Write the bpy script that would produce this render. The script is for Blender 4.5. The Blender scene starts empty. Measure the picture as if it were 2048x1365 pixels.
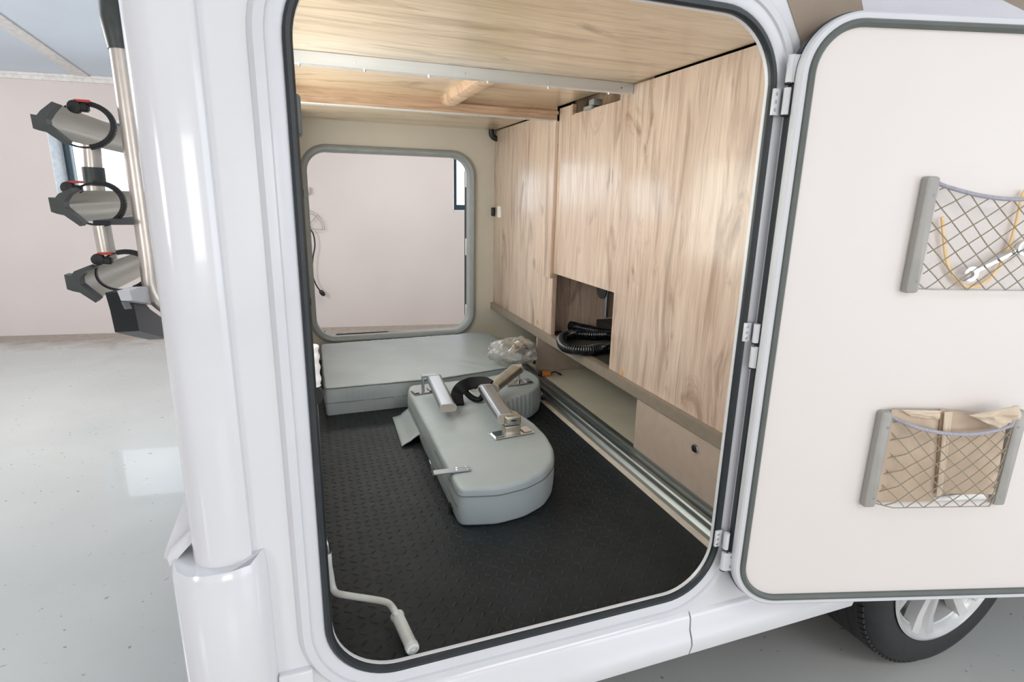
import bpy, bmesh, math, random
from mathutils import Vector, Matrix, noise
random.seed(7)
S = bpy.context.scene
COL = S.collection
pi = math.pi

# ------------------------------------------------------------------ camera
CAM = Vector((0.0, -0.84, 1.32))
R = Matrix(((0.94109344, -0.33750279, 0.0208569),
            (-0.06419088, -0.23886752, -0.96892819),
            (0.331998, 0.91051314, -0.24646126)))      # world -> camera (right, down, forward)
FPX = 1128.0
cam = bpy.data.cameras.new('camera')
cam.sensor_width = 36.0
cam.lens = FPX / 2048 * 36.0
cam.clip_start = 0.02
camo = bpy.data.objects.new('camera', cam)
COL.objects.link(camo)
rt, dn, fw = Vector(R[0]), Vector(R[1]), Vector(R[2])
camo.matrix_world = Matrix(((rt.x, -dn.x, -fw.x, CAM.x), (rt.y, -dn.y, -fw.y, CAM.y), (rt.z, -dn.z, -fw.z, CAM.z), (0, 0, 0, 1)))
S.camera = camo

def ray(px, py):
    return rt * (px - 1024) + dn * (py - 682.5) + fw * FPX
def P(px, py, ax, val):                                   # photo measurement -> point on a real plane
    r = ray(px, py); i = 'xyz'.index(ax)
    return CAM + r * ((val - CAM[i]) / r[i])

# ------------------------------------------------------------------ light
w = bpy.data.worlds.new('daylight'); S.world = w; w.use_nodes = True
bg = w.node_tree.nodes['Background']
bg.inputs[0].default_value = (0.80, 0.90, 1.0, 1); bg.inputs[1].default_value = 3.2
def area(name, loc, rot, sx, sy, power, col):
    l = bpy.data.lights.new(name, 'AREA'); l.shape = 'RECTANGLE'; l.size = sx; l.size_y = sy
    l.energy = power; l.color = col
    o = bpy.data.objects.new(name, l); COL.objects.link(o); o.location = loc; o.rotation_euler = rot
    return o
area('front_broad_fill', (0.5, -4.9, 1.7), (math.radians(90), 0, 0), 7.0, 2.8, 27, (1.0, 0.98, 0.97))  # broad fill added behind the camera, standing in for daylight
area('frontal_fill', (0.35, -4.6, 1.25), (math.radians(90), 0, 0), 1.2, 1.0, 23, (1.0, 0.98, 0.96))  # smaller frontal fill, added to push light into the open garage
gl = area('garage_side_fill', (-0.028, 0.95, 1.33), (math.radians(90), 0, math.radians(90)), 1.6, 0.6, 22, (0.88, 0.95, 1.0)); gl.data.spread = math.radians(125)  # hidden fill added on the left lining, no fixture there; brightens the garage
def fill_point(name, loc, rad, power, col):
    l = bpy.data.lights.new(name, 'POINT'); l.shadow_soft_size = rad; l.energy = power; l.color = col
    o = bpy.data.objects.new(name, l); COL.objects.link(o); o.location = loc
fill_point('rear_fill', (-2.7, 2.3, 1.95), 0.2, 120, (1.0, 0.98, 0.98))  # point fill added out of view for the hall's back wall and ceiling
fill_point('side_fill', (3.9, -2.4, 1.1), 0.35, 45, (1.0, 0.98, 0.95))  # point fill added out of view on the right, lifts the floor
area('overhead_fill_front', (1.6, -2.6, 2.75), (0, 0, 0), 1.5, 1.5, 32, (1.0, 0.98, 0.96))  # added overhead fill, brightens the floor below the hatch door; no fixture
fill_point('left_fill', (-3.0, -2.4, 1.3), 0.35, 85, (1.0, 0.97, 0.96))  # added point fill from the left front, reaches the floor under the body
area('overhead_fill_far', (1.2, 3.7, 2.28), (0, 0, 0), 2.4, 0.7, 29, (1.0, 0.97, 0.96))  # fill added above the hall beyond the far opening, no fixture modelled
S.view_settings.view_transform = 'Standard'
S.view_settings.look = 'None'
S.view_settings.gamma = 1.0
S.view_settings.use_curve_mapping = False
S.view_settings.exposure = 0.03

# ------------------------------------------------------------------ materials
def lin(c):
    return tuple(((x / 255) / 12.92 if x / 255 <= 0.04045 else (((x / 255) + 0.055) / 1.055) ** 2.4) for x in c) + (1,)
class M:
    def __init__(s, name, col=(200, 200, 200), rough=0.5, metal=0.0, coat=0.0, spec=0.5):
        s.m = bpy.data.materials.new(name); s.m.use_nodes = True
        s.nt = s.m.node_tree; s.b = s.nt.nodes['Principled BSDF']
        s.b.inputs['Base Color'].default_value = lin(col); s.b.inputs['Roughness'].default_value = rough
        s.b.inputs['Metallic'].default_value = metal; s.b.inputs['Coat Weight'].default_value = coat
        s.b.inputs['Specular IOR Level'].default_value = spec
        s.col = col
    def n(s, t, **k):
        x = s.nt.nodes.new(t)
        for a, b in k.items():
            if a.startswith('i_'):
                x.inputs[a[2:].replace('_', ' ')].default_value = b
            else: setattr(x, a, b)
        return x
    def l(s, a, b): s.nt.links.new(a, b)
    def coord(s, scale=(1, 1, 1)):
        t = s.n('ShaderNodeTexCoord'); m = s.n('ShaderNodeMapping'); m.inputs['Scale'].default_value = scale
        s.l(t.outputs['Object'], m.inputs[0]); return m.outputs[0]
    def noise(s, scale, sc=(1, 1, 1), detail=4, dist=0.0, rough=0.5):
        x = s.n('ShaderNodeTexNoise'); x.inputs['Scale'].default_value = scale; x.inputs['Detail'].default_value = detail
        x.inputs['Distortion'].default_value = dist; x.inputs['Roughness'].default_value = rough
        s.l(s.coord(sc), x.inputs['Vector']); return x.outputs[0]
    def ramp(s, fac, stops):
        r = s.n('ShaderNodeValToRGB'); e = r.color_ramp.elements
        while len(e) < len(stops): e.new(0.5)
        for i, (p, c) in enumerate(stops):
            e[i].position = p; e[i].color = lin(c) if len(c) == 3 else c
        s.l(fac, r.inputs[0]); return r.outputs[0]
    def mix(s, f, a, b, mode='MIX'):
        x = s.n('ShaderNodeMix', data_type='RGBA', blend_type=mode)
        if isinstance(f, float): x.inputs[0].default_value = f
        else: s.l(f, x.inputs[0])
        for k, v in ((6, a), (7, b)):
            if isinstance(v, tuple): x.inputs[k].default_value = lin(v)
            else: s.l(v, x.inputs[k])
        return x.outputs[2]
    def color(s, out): s.l(out, s.b.inputs['Base Color'])
    def rough(s, fac, a, b):
        r = s.n('ShaderNodeMapRange'); s.l(fac, r.inputs[0]); r.inputs[3].default_value = a; r.inputs[4].default_value = b
        s.l(r.outputs[0], s.b.inputs['Roughness'])
    def bump(s, h, strength=0.2, dist=0.002):
        b = s.n('ShaderNodeBump'); b.inputs['Strength'].default_value = strength; b.inputs['Distance'].default_value = dist
        s.l(h, b.inputs['Height']); s.l(b.outputs[0], s.b.inputs['Normal'])
def plain(name, col, rough=0.5, metal=0.0, coat=0.0, var=0.05, scale=30, bump=0.0, spec=0.5, sc=(1, 1, 1)):
    m = M(name, col, rough, metal, coat, spec)
    nz = m.noise(scale, sc)
    lo = tuple(max(0, c * (1 - var)) for c in col); hi = tuple(min(255, c * (1 + var)) for c in col)
    m.color(m.ramp(nz, [(0.3, lo), (0.7, hi)]))
    if bump: m.bump(nz, bump, 0.001)
    return m.m
def wood(name, axis, light, mid, dark, rough=0.32, coat=0.7):
    m = M(name, mid, rough, 0, coat)
    m.b.inputs['Coat Roughness'].default_value = 0.18
    def st(f): return {'x': (f, 1, 1), 'y': (1, f, 1), 'z': (1, 1, f)}[axis]
    tc = m.n('ShaderNodeTexCoord')
    wpn = m.n('ShaderNodeTexNoise'); wpn.inputs['Scale'].default_value = 3.2; wpn.inputs['Detail'].default_value = 2
    mp0 = m.n('ShaderNodeMapping'); mp0.inputs['Scale'].default_value = st(0.5); m.l(tc.outputs['Object'], mp0.inputs[0]); m.l(mp0.outputs[0], wpn.inputs['Vector'])
    sub = m.n('ShaderNodeVectorMath', operation='SUBTRACT'); m.l(wpn.outputs['Color'], sub.inputs[0]); sub.inputs[1].default_value = (0.5, 0.5, 0.5)
    scl = m.n('ShaderNodeVectorMath', operation='SCALE'); m.l(sub.outputs[0], scl.inputs[0]); scl.inputs['Scale'].default_value = 0.075
    add = m.n('ShaderNodeVectorMath', operation='ADD'); m.l(tc.outputs['Object'], add.inputs[0]); m.l(scl.outputs[0], add.inputs[1])
    def nz(scale, f, detail, dist, rg=0.5, typ='ShaderNodeTexNoise'):
        mp = m.n('ShaderNodeMapping'); mp.inputs['Scale'].default_value = st(f); m.l(add.outputs[0], mp.inputs[0])
        x = m.n(typ); x.inputs['Scale'].default_value = scale; x.inputs['Detail'].default_value = detail
        x.inputs['Distortion'].default_value = dist; x.inputs['Roughness'].default_value = rg
        m.l(mp.outputs[0], x.inputs['Vector']); return x.outputs[0]
    broad = nz(5.0, 0.22, 3, 0.6); streak = nz(38, 0.045, 4, 0.3, 0.6); fine = nz(150, 0.035, 3, 0.1, 0.6)
    knots = nz(6.5, 0.42, 7, 1.6, 0.6); lines = nz(17, 0.11, 6, 1.1, 0.55)
    c1 = m.ramp(broad, [(0.33, mid), (0.5, light), (0.68, mid)])
    c2 = m.ramp(streak, [(0.32, dark), (0.47, mid), (0.62, light)])
    c3 = m.ramp(fine, [(0.34, dark), (0.50, mid), (0.62, light)])
    c = m.mix(0.36, c1, c2); c = m.mix(0.26, c, c3)
    def over(col, f, lo, hi, amt):
        kf = m.ramp(f, [(lo, (0, 0, 0, 1)), (hi, (1, 1, 1, 1))])
        kk = m.n('ShaderNodeMath', operation='MULTIPLY'); m.l(kf, kk.inputs[0]); kk.inputs[1].default_value = amt
        return m.mix(kk.outputs[0], col, dark)
    c = over(c, lines, 0.53, 0.65, 0.5); c = over(c, knots, 0.58, 0.72, 0.8)
    m.color(c); m.bump(fine, 0.08, 0.0006)
    return m.m
WOODZ = wood('oak_foil_upright', 'z', (222, 203, 187), (200, 175, 157), (134, 106, 88))
WOODX = wood('oak_foil_ceiling', 'x', (224, 205, 176), (205, 181, 149), (142, 116, 88))
WOODR = wood('raw_oak_edge', 'x', (206, 178, 152), (184, 154, 128), (138, 110, 86), 0.55, 0.0)
WHITE = plain('white_gelcoat', (224, 224, 227), 0.16, 0, 0.4, 0.008, 3)
FRAMEW = plain('white_powder_coat', (216, 217, 221), 0.3, 0, 0.15, 0.012, 8)
DOORPANEL = plain('cream_door_lining', (231, 224, 219), 0.42, 0, 0, 0.008, 2)
CREAM = plain('cream_wall_lining', (198, 192, 180), 0.5, 0, 0, 0.02, 4)
RUBBER = plain('black_seal_rubber', (34, 40, 44), 0.38, 0, 0, 0.1, 40)
GREYSEAL = plain('grey_gasket', (98, 104, 100), 0.5, 0, 0, 0.04, 20)
GREYRING = plain('grey_plastic_trim', (144, 150, 150), 0.35, 0, 0, 0.03, 20)
HOLDER = plain('net_holder_plastic', (166, 163, 157), 0.42, 0, 0, 0.03, 20)
CUSH = M('grey_leatherette', (152, 160, 157), 0.4)
_h = CUSH.noise(420, (1, 1, 1), 3); CUSH.color(CUSH.ramp(CUSH.noise(5, (1, 1, 1), 3), [(0.3, (154, 165, 170)), (0.7, (166, 176, 180))])); CUSH.bump(_h, 0.12, 0.0008); CUSH = CUSH.m
SEAM = plain('seam_thread', (96, 104, 103), 0.7)
ALU = plain('brushed_aluminium', (172, 178, 183), 0.34, 1.0, 0, 0.02, 60, 0.01, sc=(1, 0.05, 1))
CLAMPM = plain('matt_black_nylon', (17, 19, 22), 0.6, 0, 0, 0.05, 40, 0.0, 0.25)
STRIPM = plain('mill_finish_strip', (214, 219, 223), 0.3, 0.45, 0, 0.03, 40, 0.02, sc=(0.05, 1, 1))
ALUD = plain('anodised_aluminium', (176, 172, 160), 0.34, 0.9, 0, 0.05, 50, 0.03, sc=(1, 0.05, 1))
TRACK = plain('mill_aluminium_track', (150, 156, 156), 0.36, 0.85, 0, 0.08, 40, 0.05, sc=(1, 0.04, 1))
CHROME = plain('chrome', (215, 218, 220), 0.12, 1.0, 0, 0.02, 30)
TUBEM = plain('satin_tube', (206, 200, 192), 0.33, 0.75, 0, 0.03, 30)
TAN = plain('taupe_laminate', (172, 156, 143), 0.42, 0, 0, 0.025, 30)
LEDGE = plain('taupe_profile', (138, 127, 115), 0.4, 0.1, 0, 0.03, 40)
BASEW = plain('cream_base_board', (184, 178, 162), 0.55, 0, 0, 0.03, 6)
WSTRIP = plain('white_floor_edge', (214, 204, 192), 0.5, 0, 0, 0.04, 20)
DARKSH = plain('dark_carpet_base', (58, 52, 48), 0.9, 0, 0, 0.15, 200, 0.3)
BLK = plain('black_plastic', (22, 24, 27), 0.45, 0, 0, 0.1, 40)
BLKG = plain('dark_grey_plastic', (62, 68, 66), 0.42, 0, 0, 0.08, 40)
HOSEM = plain('hose_plastic', (22, 27, 36), 0.22, 0, 0.3, 0.1, 60)
ORANGE = plain('orange_plastic', (196, 118, 52), 0.5)
YEL = plain('yellow_strap', (255, 216, 160), 0.55, 0, 0, 0.02, 60)
RED = plain('red_plastic', (200, 70, 52), 0.4)
CRANKM = plain('pale_grey_enamel', (205, 208, 205), 0.28, 0, 0.2, 0.02, 30)
CAPM = plain('beige_screw_cap', (196, 150, 104), 0.5, 0, 0, 0.04, 60)
BAGTAN = plain('folded_nylon', (196, 175, 152), 0.6, 0, 0, 0.05, 12, 0.15)
BAGTAN2 = plain('folded_nylon_lining', (216, 198, 174), 0.55, 0, 0, 0.04, 12, 0.15)
CORD = plain('net_cord', (150, 140, 124), 0.75, 0, 0, 0.25, 900)
ELAST = plain('elastic_cord', (168, 166, 176), 0.6, 0, 0, 0.08, 300)
TYRE = plain('tyre_rubber', (40, 40, 42), 0.6, 0, 0, 0.12, 50, 0.1)
RIM = plain('painted_wheel', (205, 205, 204), 0.28, 0.25, 0.3, 0.02, 20)
BROWN = plain('taupe_decal', (150, 133, 116), 0.3, 0, 0.2, 0.02, 8)
LILAC = plain('pale_decal', (214, 213, 219), 0.25, 0, 0.2, 0.01, 8)
PAPER = plain('paper_label', (240, 240, 238), 0.6)
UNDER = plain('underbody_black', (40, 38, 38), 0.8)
WINFR = plain('anthracite_window_frame', (52, 72, 82), 0.35)
REVEAL = plain('window_reveal_plaster', (232, 236, 240), 0.6)
WIRE = plain('galvanised_wire', (170, 166, 162), 0.4, 0.6)
# mat
_m = M('rubber_mat', (46, 48, 50), 0.42); _m.color(_m.ramp(_m.noise(9, (1, 1, 1), 5), [(0.3, (22, 28, 33)), (0.7, (33, 39, 43))]))
_m.rough(_m.noise(30, (1, 1, 1), 4), 0.42, 0.6); _m.b.inputs['Specular IOR Level'].default_value = 0.32; _m.bump(_m.noise(600, (1, 1, 1), 2), 0.15, 0.0005); MAT = _m.m
# hall wall plaster
_m = M('painted_plaster', (222, 212, 208), 0.75); _m.color(_m.ramp(_m.noise(1.3, (1, 1, 1), 4), [(0.3, (219, 209, 205)), (0.7, (226, 217, 213))]))
_m.bump(_m.noise(60, (1, 1, 1), 4), 0.15, 0.002); PLASTER = _m.m
CEILM = plain('ceiling_sheet', (214, 224, 236), 0.5, 0, 0, 0.015, 2)
TRIMM = plain('ceiling_trim_paint', (226, 224, 221), 0.5)
# hall floor: painted screed, bare strip along the back wall
_m = M('painted_screed', (176, 178, 174), 0.18, 0, 0.3)
base = _m.ramp(_m.noise(1.1, (1, 1, 1), 6, 0.6), [(0.28, (184, 187, 184)), (0.72, (200, 201, 196))])
tc = _m.n('ShaderNodeTexCoord'); sp = _m.n('ShaderNodeSeparateXYZ'); _m.l(tc.outputs['Object'], sp.inputs[0])
mx = _m.n('ShaderNodeMath', operation='MULTIPLY'); _m.l(sp.outputs[0], mx.inputs[0]); mx.inputs[1].default_value = 0.13
ad = _m.n('ShaderNodeMath', operation='ADD'); _m.l(mx.outputs[0], ad.inputs[0]); _m.l(sp.outputs[1], ad.inputs[1])
nn = _m.noise(5, (1, 1, 1), 6, 0.5); na = _m.n('ShaderNodeMath', operation='MULTIPLY'); _m.l(nn, na.inputs[0]); na.inputs[1].default_value = 0.8
ad2 = _m.n('ShaderNodeMath', operation='ADD'); _m.l(ad.outputs[0], ad2.inputs[0]); _m.l(na.outputs[0], ad2.inputs[1])
mr = _m.n('ShaderNodeMapRange'); _m.l(ad2.outputs[0], mr.inputs[0]); mr.inputs[1].default_value = 4.85; mr.inputs[2].default_value = 5.25
bare = _m.ramp(_m.noise(22, (1, 1, 1), 6), [(0.3, (146, 134, 122)), (0.7, (170, 158, 145))])
specks = _m.ramp(_m.noise(38, (1, 1, 1), 2), [(0.27, (95, 90, 84)), (0.30, (255, 255, 255))])
c = _m.mix(mr.outputs[0], base, bare); c = _m.mix(0.5, c, specks, 'MULTIPLY'); _m.color(c)
rr_ = _m.n('ShaderNodeMapRange'); _m.l(mr.outputs[0], rr_.inputs[0]); rr_.inputs[3].default_value = 0.27; rr_.inputs[4].default_value = 0.55
_m.l(rr_.outputs[0], _m.b.inputs['Roughness']); _m.bump(_m.noise(4, (1, 1, 1), 5), 0.12, 0.02); FLOORM = _m.m
# glass and clear film
def clear(name, rough, mixf, tint=(1, 1, 1, 1)):
    m = bpy.data.materials.new(name); m.use_nodes = True; nt = m.node_tree; nt.nodes.clear()
    o = nt.nodes.new('ShaderNodeOutputMaterial'); t = nt.nodes.new('ShaderNodeBsdfTransparent'); g = nt.nodes.new('ShaderNodeBsdfGlossy')
    t.inputs[0].default_value = tint; g.inputs['Roughness'].default_value = rough
    x = nt.nodes.new('ShaderNodeMixShader'); nt.links.new(t.outputs[0], x.inputs[1]); nt.links.new(g.outputs[0], x.inputs[2])
    f = nt.nodes.new('ShaderNodeLayerWeight'); f.inputs[0].default_value = mixf
    if name == 'clear_bag_film':
        d = nt.nodes.new('ShaderNodeTexNoise'); d.inputs['Scale'].default_value = 35; d.inputs['Detail'].default_value = 5
        b = nt.nodes.new('ShaderNodeBump'); b.inputs['Strength'].default_value = 1.0; b.inputs['Distance'].default_value = 0.012
        tcn = nt.nodes.new('ShaderNodeTexCoord'); nt.links.new(tcn.outputs['Object'], d.inputs['Vector'])
        nt.links.new(d.outputs[0], b.inputs['Height']); nt.links.new(b.outputs[0], g.inputs['Normal']); nt.links.new(b.outputs[0], f.inputs['Normal'])
        df = nt.nodes.new('ShaderNodeBsdfDiffuse'); df.inputs[0].default_value = (.75, .75, .74, 1)
        x2 = nt.nodes.new('ShaderNodeMixShader'); x2.inputs[0].default_value = 0.13
        nt.links.new(f.outputs['Facing'], x.inputs[0]); nt.links.new(x.outputs[0], x2.inputs[1]); nt.links.new(df.outputs[0], x2.inputs[2])
        nt.links.new(x2.outputs[0], o.inputs[0])
    else:
        nt.links.new(f.outputs['Fresnel'], x.inputs[0]); nt.links.new(x.outputs[0], o.inputs[0])
    return m
FILM = clear('clear_bag_film', 0.12, 0.45)
GLASS = clear('window_glass', 0.02, 0.2)

# ------------------------------------------------------------------ mesh helpers
class B:
    def __init__(s): s.bm = bmesh.new()
    def box(s, x0, x1, y0, y1, z0, z1, bev=0.0):
        r = bmesh.ops.create_cube(s.bm, size=1.0)
        for v in r['verts']:
            v.co = Vector(((x0 + x1) / 2 + v.co.x * (x1 - x0), (y0 + y1) / 2 + v.co.y * (y1 - y0), (z0 + z1) / 2 + v.co.z * (z1 - z0)))
        if bev:
            es = set(e for v in r['verts'] for e in v.link_edges)
            bmesh.ops.bevel(s.bm, geom=list(es), offset=bev, segments=3, affect='EDGES', profile=0.5)
        return s
    def obox(s, c, ax, ay, az, bev=0.0):                  # oriented box by centre and half axes
        r = bmesh.ops.create_cube(s.bm, size=2.0)
        for v in r['verts']: v.co = Vector(c) + Vector(ax) * v.co.x + Vector(ay) * v.co.y + Vector(az) * v.co.z
        if bev:
            es = set(e for v in r['verts'] for e in v.link_edges)
            bmesh.ops.bevel(s.bm, geom=list(es), offset=bev, segments=3, affect='EDGES')
        return s
    def loft(s, rings, closed=True, caps=True):
        vs = [[s.bm.verts.new(p) for p in r] for r in rings]
        n = len(rings[0])
        for a, b in zip(vs, vs[1:]):
            for i in range(n if closed else n - 1):
                j = (i + 1) % n
                s.bm.faces.new((a[i], a[j], b[j], b[i]))
        if caps and closed:
            s.bm.faces.new(list(reversed(vs[0]))); s.bm.faces.new(vs[-1])
        return s
    def prism(s, pts, d, bev=0.0):                         # 3D polygon pushed along vector d
        d = Vector(d); a = [Vector(p) for p in pts]
        s.loft([a, [p + d for p in a]])
        return s
    def tube(s, pts, r, seg=12, closed=False, radii=None, caps=True, sect=None, up=None):
        pts = [Vector(p) for p in pts]; n = len(pts); rings = []
        nrm = None
        for i, p in enumerate(pts):
            if closed: t = pts[(i + 1) % n] - pts[i - 1]
            else: t = pts[min(i + 1, n - 1)] - pts[max(i - 1, 0)]
            t.normalize()
            if nrm is None:
                nrm = Vector(up) if up else (Vector((0, 0, 1)) if abs(t.z) < 0.9 else Vector((1, 0, 0)))
            nrm = (nrm - t * nrm.dot(t)).normalized(); bn = t.cross(nrm)
            rad = radii[i] if radii else r
            if sect: rings.append([p + bn * a + nrm * b for a, b in sect])
            else: rings.append([p + (nrm * math.cos(2 * pi * k / seg) + bn * math.sin(2 * pi * k / seg)) * rad for k in range(seg)])
        if closed: s.loft(rings + [rings[0]], True, False); bmesh.ops.remove_doubles(s.bm, verts=s.bm.verts, dist=1e-7)
        else: s.loft(rings, True, caps)
        return s
    def cyl(s, p0, p1, r, seg=20, r2=None):
        return s.tube([p0, p1], r, seg, radii=[r, r2 if r2 is not None else r])
    def lathe(s, c, axis, prof, seg=32):                   # prof: (radius, along)
        a = Vector(axis).normalized(); u = a.orthogonal().normalized(); v = a.cross(u); c = Vector(c)
        s.loft([[c + a * h + (u * math.cos(2 * pi * k / seg) + v * math.sin(2 * pi * k / seg)) * max(r, 1e-5) for k in range(seg)] for r, h in prof], True, False)
        return s
    def sphere(s, c, r, sub=2, sc=(1, 1, 1)):
        q = bmesh.ops.create_icosphere(s.bm, subdivisions=sub, radius=r)
        for v in q['verts']: v.co = Vector((v.co.x * sc[0], v.co.y * sc[1], v.co.z * sc[2])) + Vector(c)
        return q['verts']
    def build(s, name, mat, parent=None, smooth=35, **props):
        bmesh.ops.recalc_face_normals(s.bm, faces=s.bm.faces)
        me = bpy.data.meshes.new(name); s.bm.to_mesh(me); s.bm.free()
        for p in me.polygons: p.use_smooth = True
        me.set_sharp_from_angle(angle=math.radians(smooth))
        me.materials.append(mat)
        o = bpy.data.objects.new(name, me); COL.objects.link(o)
        if parent is not None:
            o.parent = parent; o.matrix_parent_inverse = world(parent).inverted()
        for k, v in props.items(): o[k] = v
        return o
def world(o):
    m = o.matrix_basis.copy()
    if o.parent: m = world(o.parent) @ o.matrix_parent_inverse @ m
    return m
def thing(name, loc, label, cat, group=None):
    o = bpy.data.objects.new(name, None); COL.objects.link(o); o.location = loc; o.empty_display_size = 0.05
    o['label'] = label; o['category'] = cat
    if group: o['group'] = group
    return o
def rr(u0, u1, v0, v1, r, n=14):                           # rounded rectangle: (u, v, normal u, normal v)
    out = []
    for cx, cy, a0 in ((u1 - r, v1 - r, 0), (u0 + r, v1 - r, 90), (u0 + r, v0 + r, 180), (u1 - r, v0 + r, 270)):
        for k in range(n + 1):
            a = math.radians(a0 + 90 * k / n); out.append((cx + r * math.cos(a), cy + r * math.sin(a), math.cos(a), math.sin(a)))
    return out
def ring(bd, base, prof, mp):                              # closed section swept round a rounded rectangle
    rings = [[mp(u + nu * o, v + nv * o, d) for u, v, nu, nv in base] for o, d in prof]
    bd.loft(rings + [rings[0]], True, False)
    bmesh.ops.remove_doubles(bd.bm, verts=bd.bm.verts, dist=1e-7)
    return bd
def holed(bd, outer, holes, mp, d0, d1):                   # flat plate with holes and thickness
    es = []; top = []
    for loop in [outer] + holes:
        vs = [bd.bm.verts.new(mp(u, v, d0)) for u, v in loop]
        es += [bd.bm.edges.new((vs[i], vs[(i + 1) % len(vs)])) for i in range(len(vs))]
    f = bmesh.ops.triangle_fill(bd.bm, use_beauty=True, use_dissolve=False, edges=es)
    faces = [g for g in f['geom'] if isinstance(g, bmesh.types.BMFace)]
    ex = bmesh.ops.extrude_face_region(bd.bm, geom=faces)
    dv = Vector(mp(0, 0, d1)) - Vector(mp(0, 0, d0))
    for v in ex['geom']:
        if isinstance(v, bmesh.types.BMVert): v.co += dv
    return bd
def smoothpath(pts, n=8, closed=False):                    # Catmull-Rom
    pts = [Vector(p) for p in pts]; out = []; m = len(pts)
    rng = range(m if closed else m - 1)
    for i in rng:
        p0 = pts[(i - 1) % m] if closed or i > 0 else pts[0]; p1 = pts[i]; p2 = pts[(i + 1) % m]
        p3 = pts[(i + 2) % m] if closed or i < m - 2 else pts[-1]
        for k in range(n):
            t = k / n
            out.append(0.5 * ((2 * p1) + (p2 - p0) * t + (2 * p0 - 5 * p1 + 4 * p2 - p3) * t * t + (3 * p1 - p0 - 3 * p2 + p3) * t ** 3))
    if not closed: out.append(pts[-1])
    return out
def stadium(w, h, r, n=5):
    return [(u, v) for u, v, _, _ in rr(-w / 2, w / 2, -h / 2, h / 2, r, n)]
def struct(o): o['kind'] = 'structure'; return o

# ------------------------------------------------------------------ hall
FZ = 0.495; WX = 0.95; YB = 2.09
wn = Vector((0.13, 1, 0)).normalized(); wd = Vector((1, -0.13, 0)).normalized()   # back wall normal and run
W0 = Vector((0, 5.073, 0))
def wall(u, v, d): return W0 + wd * u + Vector((0, 0, v)) + wn * d                 # d > 0 is into the wall
def onwall(px, py, d=0.0):
    r = ray(px, py); t = ((W0 + wn * d - CAM).dot(wn)) / r.dot(wn); p = CAM + r * t
    return (p - W0).dot(wd), p.z
struct(B().box(-6.5, 8, -6, 7, -0.1, 0).build('floor', FLOORM))
WINS = [(-2.05, -0.62, 1.19, 1.90), (1.435, 2.9, 1.175, 1.90)]
bd = B(); holed(bd, [(-6.3, 0), (8, 0), (8, 2.6), (-6.3, 2.6)], [[(a, c), (b, c), (b, d), (a, d)] for a, b, c, d in WINS], wall, 0, 0.3)
struct(bd.build('wall_back', PLASTER))
struct(B().box(-6.3, -6.2, -6, 6.2, 0, 4.2).build('wall_left', PLASTER))
struct(B().box(7.7, 7.8, -6, 5, 0, 4.2).build('wall_right', PLASTER))
bd = B()
holed(bd, [(-6.3, 0), (7.8, 0), (7.8, 4.2), (-6.3, 4.2)], [[(2.6, 0.02), (5.6, 0.02), (5.6, 2.6), (2.6, 2.6)]], lambda u, v, d: Vector((u, -5.4 - d, v)), 0, 0.2)
struct(bd.build('wall_front', PLASTER))
def ceilpt(u, dist, up=0.0): return W0 + wd * u - wn * dist + Vector((0, 0, 2.243 + 0.15 * dist + up))
bd = B(); bd.prism([ceilpt(-6.6, -0.3), ceilpt(8.2, -0.3), ceilpt(8.2, 11.5), ceilpt(-6.6, 11.5)], (0, 0, 0.06))
ceil = struct(bd.build('ceiling', CEILM))
for i, u in enumerate((-5.2, -3.45, -1.70, 0.05, 1.8, 3.55, 5.3)):
    bd = B(); bd.prism([ceilpt(u - 0.055, 0, -0.012), ceilpt(u + 0.055, 0, -0.012), ceilpt(u + 0.055, 11.4, -0.012), ceilpt(u - 0.055, 11.4, -0.012)], (0, 0, 0.012))
    bd.build('panel_joint_strip', TRIMM, ceil)
bd = B(); bd.prism([wall(-6.3, 2.195, -0.02), wall(8, 2.195, -0.02), wall(8, 2.195, 0), wall(-6.3, 2.195, 0)], (0, 0, 0.055))
bd.prism([wall(-6.3, 2.225, -0.035), wall(8, 2.225, -0.035), wall(8, 2.225, 0), wall(-6.3, 2.225, 0)], (0, 0, 0.022))
struct(bd.build('trim_1', TRIMM))
for i, (a, b_, c_, d_) in enumerate(WINS):
    t = bpy.data.objects.new('window_%d' % (i + 1), None); COL.objects.link(t); t.location = wall((a + b_) / 2, c_, 0.15); struct(t)
    bd = B(); f = 0.06
    for (p, q, r_, s_) in ((a, b_, d_ - f, d_), (a, b_, c_, c_ + f), (a, a + f, c_ + f, d_ - f), (b_ - f, b_, c_ + f, d_ - f), ((a + b_) / 2 - 0.04, (a + b_) / 2 + 0.04, c_ + f, d_ - f)):
        bd.prism([wall(p, r_, 0.2), wall(q, r_, 0.2), wall(q, s_, 0.2), wall(p, s_, 0.2)], wn * 0.06)
    bd.build('window_frame', WINFR, t)
    bd = B(); bd.prism([wall(a + f, c_ + f, 0.226), wall(b_ - f, c_ + f, 0.226), wall(b_ - f, d_ - f, 0.226), wall(a + f, d_ - f, 0.226)], wn * 0.006)
    bd.build('pane', GLASS, t)
    bd = B()
    bd.prism([wall(a, c_, -0.002), wall(b_, c_, -0.002), wall(b_, c_, 0.2), wall(a, c_, 0.2)], (0, 0, 0.008))
    bd.prism([wall(a, d_ - 0.008, -0.002), wall(b_, d_ - 0.008, -0.002), wall(b_, d_ - 0.008, 0.2), wall(a, d_ - 0.008, 0.2)], (0, 0, 0.008))
    for u in (a, b_ - 0.008):
        bd.prism([wall(u, c_, -0.002), wall(u + 0.008, c_, -0.002), wall(u + 0.008, c_, 0.2), wall(u, c_, 0.2)], (0, 0, d_ - c_))
    bd.build('reveal', REVEAL, t)

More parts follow.
